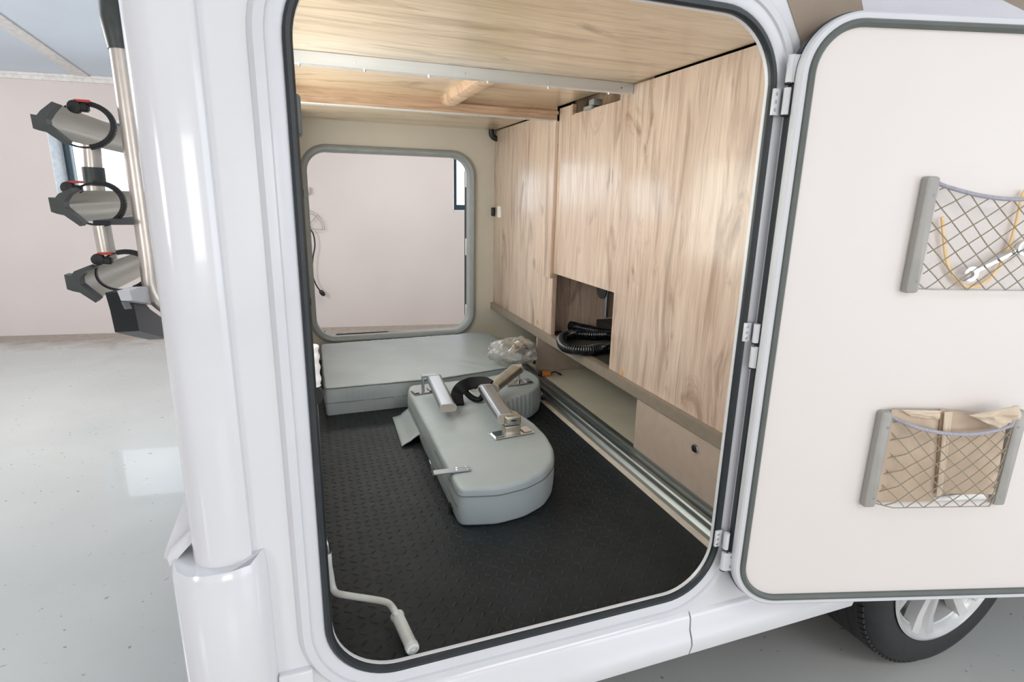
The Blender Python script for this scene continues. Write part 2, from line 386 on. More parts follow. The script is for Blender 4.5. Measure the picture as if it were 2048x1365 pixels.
# wall fittings seen through the far opening
u0, v0 = onwall(612, 457)
t = thing('hose_hanger', wall(u0, v0, 0), 'fan-shaped grey wire hanger fixed to the hall wall', 'hanger')
bd = B()
for rad in (0.035, 0.05, 0.155, 0.175):
    bd.tube([wall(u0 + rad * math.cos(a), v0 + rad * math.sin(a), -0.03) for a in [math.radians(k) for k in range(-4, 185, 9)]], 0.0028, 6)
for k in (-3, 48, 92, 135, 183):
    a = math.radians(k); bd.tube([wall(u0 + 0.03 * math.cos(a), v0 + 0.03 * math.sin(a), -0.03), wall(u0 + 0.178 * math.cos(a), v0 + 0.178 * math.sin(a), -0.03)], 0.003, 6)
bd.build('wire_fan', WIRE, t)
bd = B(); bd.lathe(wall(u0, v0, -0.04), wn, [(0, 0), (0.03, 0), (0.03, 0.041)], 20); bd.build('hub', WIRE, t)
cp = [wall(*onwall(x, y), -0.05) for x, y in ((604, 453), (616, 455), (627, 466), (631, 490), (627, 515), (626, 545), (632, 566), (641, 580))]
t = thing('hanging_cable', cp[-1], 'black cable with a plug dangling from the wire hanger on the wall', 'cable')
bd = B(); bd.tube(smoothpath(cp, 6), 0.0065, 8); bd.build('cord', BLK, t)
e0 = cp[-1]; ev = (wall(*onwall(650, 590), -0.05) - e0)
bd = B(); bd.tube([e0 - ev * 0.1, e0 + ev * 0.25, e0 + ev * 0.7, e0 + ev], 0.02, 10, radii=[0.009, 0.022, 0.022, 0.012]); bd.build('plug', BLK, t)
u1, v1 = onwall(618, 388)
bd = B(); bd.prism([wall(u1 - 0.09, v1, -0.03), wall(u1 + 0.02, v1, -0.03), wall(u1 + 0.02, v1 + 0.06, -0.03), wall(u1 + 0.008, v1 + 0.06, -0.03), wall(u1 + 0.008, v1 + 0.012, -0.03), wall(u1 - 0.09, v1 + 0.012, -0.03)], wn * 0.03)
o = bd.build('wall_hook', WIRE); o['label'] = 'small grey angled hook on the hall wall above the wire hanger'; o['category'] = 'hook'

# ------------------------------------------------------------------ motorhome
mh = thing('motorhome', (1.5, 1.05, 0), 'white motorhome with its rear side garage hatch standing open', 'motorhome')
OP = (-0.006, 0.774, 0.511, 1.623, 0.115)                  # seal line of the near hatch opening
def side(u, v, d): return Vector((u, d, v))
base = rr(*OP)
inner = [(u + nu * 0.043, v + nv * 0.043) for u, v, nu, nv in base]
# outer side wall, hatch hole cut, wheel arch notch
arch = [(1.67 + 0.40 * math.cos(a), 0.315 + 0.40 * math.sin(a)) for a in [math.radians(k) for k in range(168, 11, -12)]]
outer = [(-0.11, 0.40), (1.2, 0.40)] + arch + [(2.15, 0.40), (5.2, 0.40), (5.2, 2.75), (-0.11, 2.75)]
bd = B(); holed(bd, outer, [inner], side, 0.0, 0.03); bd.build('side_wall', WHITE, mh)
far_inner = [(u, v) for u, v, _, _ in rr(0.02, 0.818, 0.612, 1.516, 0.10)]
def farside(u, v, d): return Vector((u, YB + d, v))
bd = B(); holed(bd, [(-0.17, 0.40), (1.2, 0.40)] + arch + [(2.15, 0.40), (5.2, 0.40), (5.2, 2.75), (-0.17, 2.75)], [far_inner], farside, 0.0, 0.05)
bd.build('far_side_wall', CREAM, mh)
B().box(-0.17, 5.2, 0.03, 2.14, 2.72, 2.76).build('roof', WHITE, mh)
B().box(5.17, 5.2, 0.0, 2.14, 0.4, 2.75).build('bulkhead', WHITE, mh)
B().box(-0.19, -0.165, 0.06, 2.14, 0.42, 2.75).build('rear_wall', WHITE, mh)
bd = B(); bd.box(-0.165, 1.2, 0.03, 2.09, 0.44, FZ - 0.006); bd.box(2.15, 5.2, 0.03, 2.09, 0.40, 0.44); bd.box(1.2, 2.15, 0.3, 1.85, 0.44, 0.48)
bd.box(1.2, 2.15, 0.0, 2.14, 0.76, 0.80); bd.build('underfloor', UNDER, mh)
# corner post
prof = [(-0.104, 0.004), (-0.108, -0.007), (-0.118, -0.012), (-0.150, -0.012)] + \
       [(-0.150 - 0.042 * math.sin(a), 0.030 - 0.042 * math.cos(a)) for a in [math.radians(k) for k in range(10, 91, 10)]] + [(-0.192, 0.09), (-0.15, 0.09), (-0.104, 0.03)]
bd = B(); bd.loft([[Vector((x, y, z)) for x, y in prof] for z in (0.74, 1.2, 2.75)]); bd.build('corner_post', WHITE, mh)
# bumper corner: cup round the post foot
def brow(z, g=0.0, cut=0.0):
    pts = [(-0.088, 0.03), (-0.088, -0.004), (-0.094, -0.014 - g * .5), (-0.108, -0.024 - g), (-0.135, -0.033 - g), (-0.165, -0.034 - g), (-0.195, -0.026 - g), (-0.212, -0.008 - g * .6), (-0.222, 0.02), (-0.232, 0.08), (-0.24, 0.2), (-0.24, 0.30), (-0.10, 0.30)]
    return [Vector((x, y, z)) for x, y in pts]
bd = B()
r0 = brow(0.20); r1 = brow(0.55, 0.004); r2 = brow(0.765, 0.002); r3 = [v.lerp(Vector((-0.15, 0.06, v.z)), 0.05) + Vector((0, 0, 0.014)) for v in brow(0.765)]
r3[1].z += 0.012; r3[2].z += 0.012
bd.loft([r0, r1, r2, r3]); bd.build('bumper_corner', WHITE, mh)
bd = B()                                                   # rising shoulder of the bumper behind the post
sh = [P(328, 1118, 'y', 0.06), P(331, 1100, 'y', 0.06), P(383, 962, 'y', 0.06), P(392, 950, 'y', 0.06), P(440, 950, 'y', 0.06), P(440, 1120, 'y', 0.06)]
bd.prism(sh, (0.0, 0.25, 0.0)); 
sh = [P(334, 1118, 'y', 0.03), P(395, 1052, 'y', 0.03), P(402, 1066, 'y', 0.03), P(340, 1135, 'y', 0.03)]
bd.prism(sh, (0.0, 0.05, 0.0)); bd.build('bumper_shoulder', WHITE, mh)
# skirts
def skirt(name, x0, x1, flare=0.0):
    pr = [(0.006, 0.468), (-0.004, 0.462), (-0.010, 0.452), (-0.012, 0.425), (-0.020, 0.410), (-0.024, 0.395), (-0.018, 0.368), (0.0, 0.356), (0.03, 0.356), (0.03, 0.46)]
    bd = B(); xs = [x0 + (x1 - x0) * k / 6 for k in range(7)]
    bd.loft([[Vector((x, y, z)) for y, z in pr] for x in xs]); return bd.build(name, WHITE, mh)
skirt('side_skirt', -0.03, 0.722); skirt('side_skirt', 0.726, 1.20); skirt('side_skirt', 2.16, 5.2)
B().box(-0.088, -0.035, -0.012, 0.03, 0.30, 0.558, 0.004).build('skirt_corner', WHITE, mh)
# decals on the side wall (flat prints, thin foil)
bd = B(); bd.prism([P(x, y, 'y', -0.0005) for x, y in ((1567, -60), (1574, 0), (1600, 80), (1602, 600), (1800, 600), (1745, 130), (1722, 0), (1708, -60))], (0, -0.0012, 0)); bd.build('decal', BROWN, mh, label='taupe stripe decal beside the hatch')
bd = B(); bd.prism([P(x, y, 'y', -0.0005) for x, y in ((1708, -60), (1722, 0), (1745, 130), (2300, 160), (2300, 120), (2048, 22), (2003, 0), (1890, -60))], (0, -0.0010, 0)); bd.build('decal', LILAC, mh, label='pale lilac decal')
bd = B(); bd.prism([P(x, y, 'y', -0.0005) for x, y in ((1890, -60), (2003, 0), (2048, 22), (2300, 140), (2400, -60))], (0, -0.0012, 0)); bd.build('decal', BROWN, mh, label='taupe decal at the upper right')
# hatch frame
fr = ring(B(), base, [(0.006, 0.02), (0.006, -0.002), (0.010, -0.005), (0.026, -0.006), (0.028, -0.010), (0.040, -0.010), (0.046, -0.004), (0.048, 0.0), (0.048, 0.02)], side).build('hatch_frame', FRAMEW, mh)
ring(B(), base, [(-0.0055, 0.003), (-0.0062, -0.003), (-0.003, -0.008), (0.002, -0.009), (0.0062, -0.005), (0.0062, 0.003)], side).build('seal', RUBBER, fr, label='black rubber seal')
ring(B(), base, [(-0.0062, 0.0105), (-0.0062, 0.004), (-0.005, 0.003), (-0.003, 0.003), (-0.003, 0.0105)], side).build('inner_lip', FRAMEW, fr)
# far opening
fb = rr(0.012, 0.826, 0.602, 1.524, 0.105)
g = ring(B(), fb, [(-0.012, 0.055), (-0.012, -0.006), (-0.004, -0.016), (0.008, -0.019), (0.018, -0.014), (0.022, 0.0), (0.022, 0.002)], farside).build('far_hatch_surround', GREYRING, mh)
for (x, y) in ((602, 388), (617, 603)):
    p = P(x, y, 'y', YB - 0.012); bd = B(); bd.box(p.x - 0.012, p.x + 0.012, p.y - 0.012, p.y + 0.004, p.z - 0.019, p.z + 0.019, 0.002)
    for s_ in (-1, 1): bd.lathe(p + Vector((0, -0.013, 0.009 * s_)), (0, 1, 0), [(0.003, 0), (0.003, 0.003)], 8)
    bd.build('latch_plate', BLK, g)
# far hatch leaf, swung open beyond the wall
fhd = Vector((0.962, 0.272, 0))
fl = P(934, 450, 'y', YB + 0.075); fl.z = 0.0
def fardoor(u, v, d): return fl + fhd * u + Vector((0, 0, v)) + Vector((-0.272, 0.962, 0)) * d
bd = B(); bs = rr(0.0, 0.84, 0.57, 1.56, 0.12); bd.loft([[fardoor(u, v, 0) for u, v, _, _ in bs], [fardoor(u, v, 0.025) for u, v, _, _ in bs]])
fd = bd.build('far_hatch_door', DOORPANEL, mh)
ring(B(), bs, [(-0.02, -0.002), (0.004, -0.002), (0.004, 0.02), (-0.02, 0.02)], fardoor).build('rubber_edge', RUBBER, fd)
for y in (357, 494, 625):
    p = P(934, y, 'y', YB + 0.052); B().box(p.x - 0.009, p.x + 0.012, p.y - 0.006, p.y + 0.006, p.z - 0.045, p.z + 0.045, 0.002).build('hinge', FRAMEW, fd)

# garage lining
CZ = 1.658
B().box(-0.03, WX - 0.004, 0.0105, 0.757, CZ, CZ + 0.018).build('ceiling_panel', WOODX, mh)
B().box(-0.03, WX - 0.004, 0.775, 1.29, CZ + 0.006, CZ + 0.024).build('ceiling_panel', WOODX, mh)
B().box(-0.03, WX - 0.004, 1.31, YB, CZ - 0.004, CZ + 0.018).build('ceiling_panel', WOODX, mh)
B().box(-0.05, -0.031, 0.0105, YB, FZ, CZ + 0.02).build('left_lining', CREAM, mh)
B().box(-0.03, 1.02, 0.02, 0.757, CZ + 0.03, CZ + 0.05).build('bed_base', UNDER, mh)
st = B().box(-0.03, WX - 0.001, 0.751, 0.757, 1.629, CZ - 0.001).box(-0.03, WX - 0.012, 0.757, 0.776, 1.629, 1.632).build('edge_profile', STRIPM, mh, label='bare aluminium edge strip')
vb = B().box(-0.03, 0.943, 1.29, 1.31, 1.614, CZ + 0.006).build('crossbeam', WOODR, mh)
B().box(0.50, 0.943, 1.278, 1.29, 1.633, 1.645).build('batten', WOODR, vb)
B().box(-0.03, 0.943, 1.2885, 1.312, 1.611, 1.6145).build('edge_profile', STRIPM, vb)
def disc(p, n, r, h, name, mat, par, seg=14):
    n = Vector(n).normalized(); return B().lathe(Vector(p) - n * 0.001, n, [(r, 0), (r, h * .7), (r * .8, h), (0.0, h)], seg).build(name, mat, par)
for px, py in ((710, 125), (930, 147), (1099, 165), (1243, 176)):
    disc(P(px, py, 'y', 0.751), (0, -1, 0), 0.0028, 0.002, 'screw', CHROME, st, 10)
for x in (0.012, 0.169, 0.335, 0.499, 0.68, 0.875): disc((x, 0.766, 1.629), (0, 0, -1), 0.003, 0.006, 'screw', CHROME, st, 8)
for x in (0.09, 0.27, 0.448, 0.63, 0.80): disc((x, 1.30, 1.611), (0, 0, -1), 0.003, 0.002, 'screw', CHROME, vb, 8)
bd = B(); bd.prism([Vector((x, 0.78, z)) for x, z in ((0.485, CZ + 0.006), (0.490, 1.640), (0.502, 1.632), (0.528, 1.632), (0.538, 1.640), (0.540, CZ + 0.006))], (0, 0.51, 0)); bd.build('brace', WOODR, mh)
# right partition
def wallp(name, y0, y1, z0, z1, mat=WOODZ, x=WX, par=mh, th=0.018): return B().box(x, x + th, y0, y1, z0, z1, 0.0012).build(name, mat, par)
wallp('partition_panel', 0.013, 0.7885, 0.758, CZ - 0.004)
pb = B(); holed(pb, [(0.790, 1.021), (1.289, 1.021), (1.289, 1.656), (1.17, 1.656), (1.17, 1.622), (0.83, 1.622), (0.83, 1.656), (0.790, 1.656)], [], lambda u, v, d: Vector((d, u, v)), WX + 0.002, WX + 0.02)
pb.build('access_panel', WOODZ, mh)
wallp('partition_panel', 1.362, YB, 0.758, CZ - 0.008)
B().box(WX - 0.012, WX + 0.02, 1.291, 1.360, 1.0, 1.612, 0.001).build('upright_batten', WOODZ, mh)
B().box(WX, WX + 0.02, 1.291, 1.360, 0.758, 1.0, 0.001).build('upright_batten', WOODZ, mh)
B().box(WX + 0.02, 1.32, 1.352, 1.370, 0.756, 1.40).build('niche_side', WOODZ, mh)
B().box(1.30, 1.32, 0.5, 1.36, 0.756, 1.40).build('niche_back', WOODZ, mh)
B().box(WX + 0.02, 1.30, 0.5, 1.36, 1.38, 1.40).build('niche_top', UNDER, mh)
B().box(1.05, 1.07, 0.8, 1.36, 1.5, 1.70).build('niche_upper_back', WOODR, mh)
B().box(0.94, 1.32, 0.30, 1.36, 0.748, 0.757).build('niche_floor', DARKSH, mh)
p = P(1146, 218, 'x', WX); B().box(WX - 0.003, WX + 0.012, p.y - 0.006, p.y + 0.006, 1.618, 1.656).build('stop_block', WOODR, mh)
p = P(1186, 205, 'x', WX + 0.004); hb = B(); hb.box(WX - 0.004, WX + 0.03, p.y - 0.02, p.y + 0.016, 1.632, 1.652, 0.003); hb.box(WX - 0.008, WX + 0.004, p.y - 0.012, p.y + 0.05, 1.620, 1.633, 0.003); hb.build('hinge_bracket', GREYRING, mh)
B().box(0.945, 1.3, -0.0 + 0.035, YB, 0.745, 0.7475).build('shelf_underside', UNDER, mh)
ld = B(); ld.loft([[Vector((x, y, z)) for x, z in ((0.968, 0.758), (0.940, 0.758), (0.936, 0.756), (0.936, 0.724), (0.940, 0.720), (0.968, 0.720))] for y in (0.035, YB)]); ld.build('ledge_profile', LEDGE, mh)
wallp('lower_panel', 0.035, 0.603, 0.549, 0.720, TAN)
tp = P(1391, 898, 'x', WX)
lk = B().lathe(tp + Vector((0.004, 0, 0)), (-1, 0, 0), [(0.0135, 0), (0.0135, 0.006), (0.0115, 0.009), (0.0095, 0.008), (0.0095, 0.005)], 24).build('lock_rosette', CHROME, mh)
B().lathe(tp, (-1, 0, 0), [(0.0095, 0), (0.009, 0.006), (0.003, 0.0075)], 20).build('lock_cylinder', BLK, lk)
for a, b_ in ((1333, 856), (1319, 878)): disc(P(a, b_, 'x', WX), (-1, 0, 0), 0.0022, 0.001, 'screw', TAN, mh, 8)
B().box(WX, 1.32, 0.60, YB, 0.540, 0.548).build('recess_base', BASEW, mh)
B().box(1.30, 1.32, 0.60, YB, 0.548, 0.745).build('recess_back', TAN, mh)
B().box(WX + 0.002, 1.30, 1.435, 1.451, 0.549, 0.745, 0.001).build('divider', TAN, mh)
B().box(WX + 0.02, 1.30, 0.585, 0.60, 0.549, 0.745).build('divider', TAN, mh)
tk = B(); tk.loft([[Vector((x, y, z)) for x, z in ((0.962, 0.540), (0.962, 0.549), (0.944, 0.549), (0.943, 0.541), (0.935, 0.541), (0.934, 0.546), (0.927, 0.546), (0.926, 0.535), (0.921, 0.535), (0.920, 0.541), (0.908, 0.541), (0.904, 0.537), (0.904, 0.524), (0.909, 0.521), (0.905, 0.518), (0.899, 0.510), (0.899, 0.4955), (0.962, 0.4955))] for y in (0.035, YB)])
tk.build('lashing_rail', TRACK, mh)
B().box(0.881, 0.8985, 0.0105, YB, FZ - 0.005, FZ + 0.0035).build('floor_edge_strip', WSTRIP, mh)
B().box(-0.03, 0.96, 0.0105, YB, FZ - 0.012, FZ - 0.005).build('garage_floor', BASEW, mh)
for px, py in ((1245, 747), (1075, 645), (991, 300), (987, 455), (983, 600)): disc(P(px, py, 'x', WX), (-1, 0, 0), 0.010 if px > 1000 else 0.008, 0.0016, 'screw_cap', CAPM, mh, 16)
disc(P(1075, 544, 'x', WX), (-1, 0, 0), 0.004, 0.002, 'screw', CHROME, mh, 10)
# far-corner fittings
p = P(986, 270, 'y', YB - 0.03); bd = B(); bd.tube(smoothpath([p + Vector((-0.008, 0, 0.03)), p + Vector((-0.008, 0, 0.005)), p + Vector((0.004, 0, -0.012)), p + Vector((0.03, 0, -0.02))], 6), 0.014, 12); bd.build('pipe_elbow', BLK, mh)
p = P(990, 424, 'y', YB - 0.015); sw = B().box(p.x - 0.018, p.x - 0.002, p.y - 0.012, YB, p.z - 0.022, p.z + 0.022, 0.004).build('rocker_switch', BLK, mh)
p = P(998, 424, 'x', WX); B().box(WX - 0.002, WX + 0.001, p.y - 0.028, p.y + 0.028, p.z - 0.028, p.z + 0.028, 0.0008).build('switch_plate', PAPER, sw)
# latches on the left jamb
p = P(594, 231, 'y', 0.05); B().box(-0.03, P(603, 231, 'y', 0.05).x, 0.03, 0.075, p.z - 0.028, p.z + 0.026, 0.005).build('jamb_latch', GREYSEAL, mh)

# wheel
wh = Vector((1.67, 0.04, 0.315)); RO, RI = 0.315, 0.219
wt = bpy.data.objects.new('wheel', None); COL.objects.link(wt); wt.location = wh; wt.parent = mh; wt.matrix_parent_inverse = world(mh).inverted()
bd = B(); bd.lathe(wh, (0, 1, 0), [(RI - 0.01, 0.02), (RI, 0.004), (RI + 0.018, -0.002), (RI + 0.05, -0.006), (RI + 0.075, 0.002), (RO - 0.006, 0.018), (RO, 0.035), (RO, 0.185), (RO - 0.012, 0.205), (RI + 0.05, 0.215), (RI - 0.01, 0.2)], 96)
bd.build('tyre', TYRE, wt)
bd = B()
for j in range(4):                                        # raised tread ribs between grooves
    y0 = 0.038 + j * 0.038
    bd.lathe(wh + Vector((0, y0, 0)), (0, 1, 0), [(RO - 0.002, 0), (RO + 0.0035, 0.002), (RO + 0.0035, 0.029), (RO - 0.002, 0.031)], 96)
bd.build('tread', TYRE, wt)
bd = B()
for k in range(90):
    a = 2 * pi * k / 90; c_, s_ = math.cos(a), math.sin(a)
    bd.obox(wh + Vector((c_ * (RO - 0.0015), 0.030, s_ * (RO - 0.0015))), Vector((-s_, 0, c_)) * 0.0085, Vector((0, 0.010, 0)) + Vector((-s_, 0, c_)) * 0.004, Vector((c_, 0, s_)) * 0.003)
bd.build('shoulder_blocks', TYRE, wt, kind='stuff')
bd = B(); bd.lathe(wh, (0, 1, 0), [(RI + 0.004, -0.002), (RI - 0.004, -0.005), (RI - 0.012, 0.004), (RI - 0.024, 0.014), (RI - 0.034, 0.05), (RI - 0.04, 0.14), (RI - 0.05, 0.14), (RI - 0.03, 0.02), (RI, 0.006)], 96)
bd.build('rim_barrel', RIM, wt)
B().lathe(wh + Vector((0, 0.10, 0)), (0, 1, 0), [(0.0, 0), (0.155, 0), (0.155, 0.02), (0, 0.02)], 48).build('brake_disc', UNDER, wt)
B().lathe(wh + Vector((0, 0.012, 0)), (0, 1, 0), [(0.0, 0.0), (0.03, 0.002), (0.05, 0.012), (0.055, 0.06), (0, 0.06)], 32).build('wheel_hub', RIM, wt)
for k in range(6):
    a = math.radians(-112 + 60 * k + 4); e = Vector((math.cos(a), 0, math.sin(a))); q = Vector((-math.sin(a), 0, math.cos(a)))
    bd = B()
    rings = []
    for rad, hw, dd in ((0.03, 0.03, 0.012), (0.10, 0.033, 0.016), (0.155, 0.042, 0.014), (RI - 0.014, 0.058, 0.004)):
        c0 = wh + e * rad
        rings.append([c0 + q * -hw + Vector((0, dd + 0.03, 0)), c0 + q * -hw * 0.9 + Vector((0, dd, 0)), c0 + q * -hw * 0.35 + Vector((0, dd - 0.002, 0)), c0 + q * -hw * 0.22 + Vector((0, dd + 0.012, 0)), c0 + q * hw * 0.22 + Vector((0, dd + 0.012, 0)), c0 + q * hw * 0.35 + Vector((0, dd - 0.002, 0)), c0 + q * hw * 0.9 + Vector((0, dd, 0)), c0 + q * hw + Vector((0, dd + 0.03, 0))])
    bd.loft(rings); bd.build('spoke', RIM, wt)
B().box(1.24, 1.25, 0.05, 0.35, 0.42, 0.78).build('arch_liner', UNDER, mh)
B().box(2.1, 2.11, 0.05, 0.35, 0.42, 0.78).build('arch_liner', UNDER, mh)
B().cyl((1.67, 0.2, 0.315), (1.67, 1.9, 0.315), 0.04).build('axle', UNDER, mh)
bd = B(); bd.lathe(Vector((1.67, 2.09, 0.315)), (0, -1, 0), [(0.0, 0.06), (0.15, 0.05), (RI - 0.01, 0.0), (RI + 0.05, -0.004), (RO - 0.006, 0.018), (RO, 0.035), (RO, 0.185), (RI, 0.2), (0, 0.2)], 48); bd.build('far_tyre', TYRE, mh)

# hatch door, swung back along the side
dd = Vector((0.961, -0.276, 0)).normalized(); dnn = Vector((-dd.y, dd.x, 0)) * -1.0        # inner face looks to the viewer
D0 = P(1567, 400, 'y', -0.045); D0.z = 0.0
def door(u, v, d): return D0 + dd * u + Vector((0, 0, v)) + dnn * d
def ondoor(px, py, d=0.0):
    r = ray(px, py); o_ = D0 + dnn * d; t = (o_ - CAM).dot(dnn) / r.dot(dnn); p = CAM + r * t
    return (p - D0).dot(dd), p.z
db = rr(0.0, 0.86, ondoor(1620, 1208)[1], ondoor(1700, 18)[1], 0.10)
print('door', D0, ondoor(1620, 1208), ondoor(1700, 18))
bd = B(); bd.loft([[door(u - nu * 0.012, v - nv * 0.012, -0.020) for u, v, nu, nv in db], [door(u - nu * 0.012, v - nv * 0.012, -0.002) for u, v, nu, nv in db]])
dr = bd.build('hatch_door', DOORPANEL, mh)
bd = B(); bd.loft([[door(u, v, -0.032) for u, v, nu, nv in db], [door(u, v, -0.022) for u, v, nu, nv in db]]); bd.build('outer_skin', WHITE, dr)
ring(B(), db, [(-0.0135, -0.021), (-0.0135, 0.0), (-0.012, 0.002), (-0.004, 0.002), (-0.0005, -0.001), (0.0, -0.005), (0.001, -0.012), (0.001, -0.021)], door).build('door_frame', FRAMEW, dr)
ring(B(), db, [(-0.025, -0.003), (-0.0245, 0.003), (-0.020, 0.008), (-0.0145, 0.006), (-0.0128, 0.001), (-0.014, -0.003)], door).build('gasket', GREYSEAL, dr)
ring(B(), db, [(-0.010, -0.034), (-0.010, -0.014), (0.001, -0.0135), (0.003, -0.016), (0.003, -0.030), (0.0, -0.034)], door).build('rubber_edge', RUBBER, dr)
for (px, py, up) in ((1571, 172, 1), (1505, 688, -1), (1446, 1098, -1)):
    p = P(px, py, 'y', -0.018); hz = p.z
    hg = bpy.data.objects.new('hinge', None)
    bd = B(); hx = p.x
    if up > 0: zA, zB = (hz + 0.004, hz + 0.047), (hz - 0.047, hz - 0.004)
    else: zA, zB = (hz - 0.045, hz - 0.004), (hz + 0.004, hz + 0.040)
    bd.cyl((hx, -0.024, zA[0]), (hx, -0.024, zA[1]), 0.006, 18); bd.cyl((hx, -0.024, zB[0]), (hx, -0.024, zB[1]), 0.006, 18)
    bd.obox(Vector((hx + 0.0095, -0.030, (zA[0] + zA[1]) / 2)), dd * 0.009, dnn * 0.002, (0, 0, (zA[1] - zA[0]) / 2), 0.001)
    bd.box(hx - 0.0175, hx - 0.002, -0.0135, -0.008, zB[0], zB[1], 0.001)
    ho = bd.build('hinge', FRAMEW, dr)
    for z in (zA[0] - 0.001, zB[0] - 0.001): disc((hx, -0.024, z), (0, 0, -1), 0.0064, 0.003, 'hinge_pin', BLK, mh, 12)
    for k in range(3): disc((hx - 0.0125, -0.0135, zB[0] + (zB[1] - zB[0]) * (0.2 + 0.3 * k)), (0, -1, 0), 0.0032, 0.0015, 'rivet', CHROME, fr, 10)
    for k in range(2): disc(Vector((hx + 0.012, -0.033, zA[0] + (zA[1] - zA[0]) * (0.22 + 0.56 * k))), dnn, 0.0036, 0.002, 'hinge_screw', ALUD, mh, 10)
print('hinges ok')

# ------------------------------------------------------------------ floor mat
bd = B(); bd.box(-0.029, 0.8805, 0.0105, YB - 0.002, FZ - 0.004, FZ)
fm = bd.build('floor_mat', MAT); fm['label'] = 'black rubber mat with raised tread covering the garage floor'; fm['category'] = 'mat'
bm = bmesh.new(); pitch = 0.0235
def lozenge(cx, cy, ang, L=0.0112, Wd=0.0036, H=0.0020):
    ca, sa = math.cos(ang), math.sin(ang)
    def q(a, b, z): return bm.verts.new((cx + a * ca - b * sa, cy + a * sa + b * ca, FZ + z))
    o_ = [q(-L, 0, 0), q(-L * .45, -Wd, 0), q(L * .45, -Wd, 0), q(L, 0, 0), q(L * .45, Wd, 0), q(-L * .45, Wd, 0)]
    a_, b_ = q(-L * .5, 0, H), q(L * .5, 0, H)
    for f in ((o_[0], o_[1], a_), (o_[1], o_[2], b_, a_), (o_[2], o_[3], b_), (o_[3], o_[4], b_), (o_[4], o_[5], a_, b_), (o_[5], o_[0], a_)): bm.faces.new(f)
ny = int((YB - 0.05) / pitch)
for j in range(ny):
    for i in range(38):
        cx, cy = -0.015 + i * pitch, 0.045 + j * pitch
        if cx < 0.868: lozenge(cx, cy, math.radians(45 if (i + j) % 2 else -45) + 0.15)
me = bpy.data.meshes.new('tread_pattern'); bm.to_mesh(me); bm.free(); me.materials.append(MAT)
for p_ in me.polygons: p_.use_smooth = True
o = bpy.data.objects.new('tread_pattern', me); COL.objects.link(o); o.parent = fm; o['kind'] = 'stuff'

# ------------------------------------------------------------------ cushions
def resample(poly, step, closed=True):
    pts = [Vector((x, y, 0)) for x, y in poly]; out = []
    for i in range(len(pts)):
        a, b_ = pts[i], pts[(i + 1) % len(pts)]; n = max(1, int((b_ - a).length / step))
        out += [a.lerp(b_, k / n) for k in range(n)]
    return out
def relax(pts, it):
    for _ in range(it): pts = [(pts[i - 1] + pts[i] * 2 + pts[(i + 1) % len(pts)]) / 4 for i in range(len(pts))]
    return pts
def normals(pts):
    n = len(pts); out = []
    for i in range(n):
        t = (pts[(i + 1) % n] - pts[i - 1]).normalized(); out.append(Vector((t.y, -t.x, 0)))
    return out
def cushion(name, poly, z0, h, edge=0.014, soft=10, pleat=None, wob=0.0015, step=0.006, parent=None, mat=CUSH):
    pts = relax(resample(poly, step), soft); nr = normals(pts)
    if sum(a.x * b_.y - b_.x * a.y for a, b_ in zip(pts, pts[1:] + pts[:1])) < 0: nr = [-n for n in nr]
    prof = []
    for k in range(5): a = math.radians(90 * k / 4); prof.append((-edge * (1 - math.sin(a)), edge * 0.8 * (1 - math.cos(a))))
    prof += [(0.002, h * 0.3), (0.003, h * 0.5), (0.002, h * 0.75)]
    for k in range(6): a = math.radians(90 * k / 5); prof.append((-edge * (1 - math.cos(a)), h - edge * 0.8 * (1 - math.sin(a))))
    prof += [(-edge - 0.003, h + 0.0003)]
    rings = []
    for o_, z in prof:
        r_ = []
        for i, (p, n) in enumerate(zip(pts, nr)):
            w_ = 0.0; zz = 0.0
            if pleat:
                amp, f, a0 = pleat(p)
                w_ += amp * math.sin(i * f) * (0.4 if z < h * .2 else 1.0) * (1 if z < h * .95 else 0.35)
            if z > h * 0.8: zz += (wob * noise.noise(Vector((p.x * 45, p.y * 45, z * 9)))) if z < h + 0.0005 else 0.0
            w_ += wob * noise.noise(Vector((p.x * 12, p.y * 12, z * 20)))
            r_.append(p + n * (o_ + w_) + Vector((0, 0, z0 + z + zz)))
        rings.append(r_)
    bd = B(); bd.loft(rings)
    return bd.build(name, mat, parent, 60), pts, nr
HC = 0.110
# back rectangular cushion against the far wall
cA = thing('rectangular_cushion', (0.45, 1.65, FZ), 'rectangular grey seat cushion lying flat against the far wall', 'cushion')
polyA = [(0.030, 1.292), (0.50, 1.300), (0.885, 1.385), (0.905, 1.95), (0.86, 2.02), (0.035, 1.975)]
ob, pA, nA = cushion('cover', polyA, FZ, HC + 0.003, 0.0045, 10, lambda p: (0.0005 if p.y < 1.5 else 0.0, 1.9, 0), 0.003, parent=cA)
seam_A = True
def seamline(pts, nr, z, off, sel, par, name='seam', r=0.0012):
    run = [p + n * off + Vector((0, 0, z)) for p, n in zip(pts, nr) if sel(p)]
    k = max(range(len(run)), key=lambda i: (run[i] - run[i - 1]).length); run = run[k:] + run[:k]
    B().tube(run, r, 6).build(name, SEAM, par)
seamline(pA, nA, FZ + 0.052, 0.0035, lambda p: p.y < 1.45, cA)
seamline(pA, nA, FZ + HC - 0.001, 0.0005, lambda p: p.y < 1.45, cA, 'piping', 0.0022)
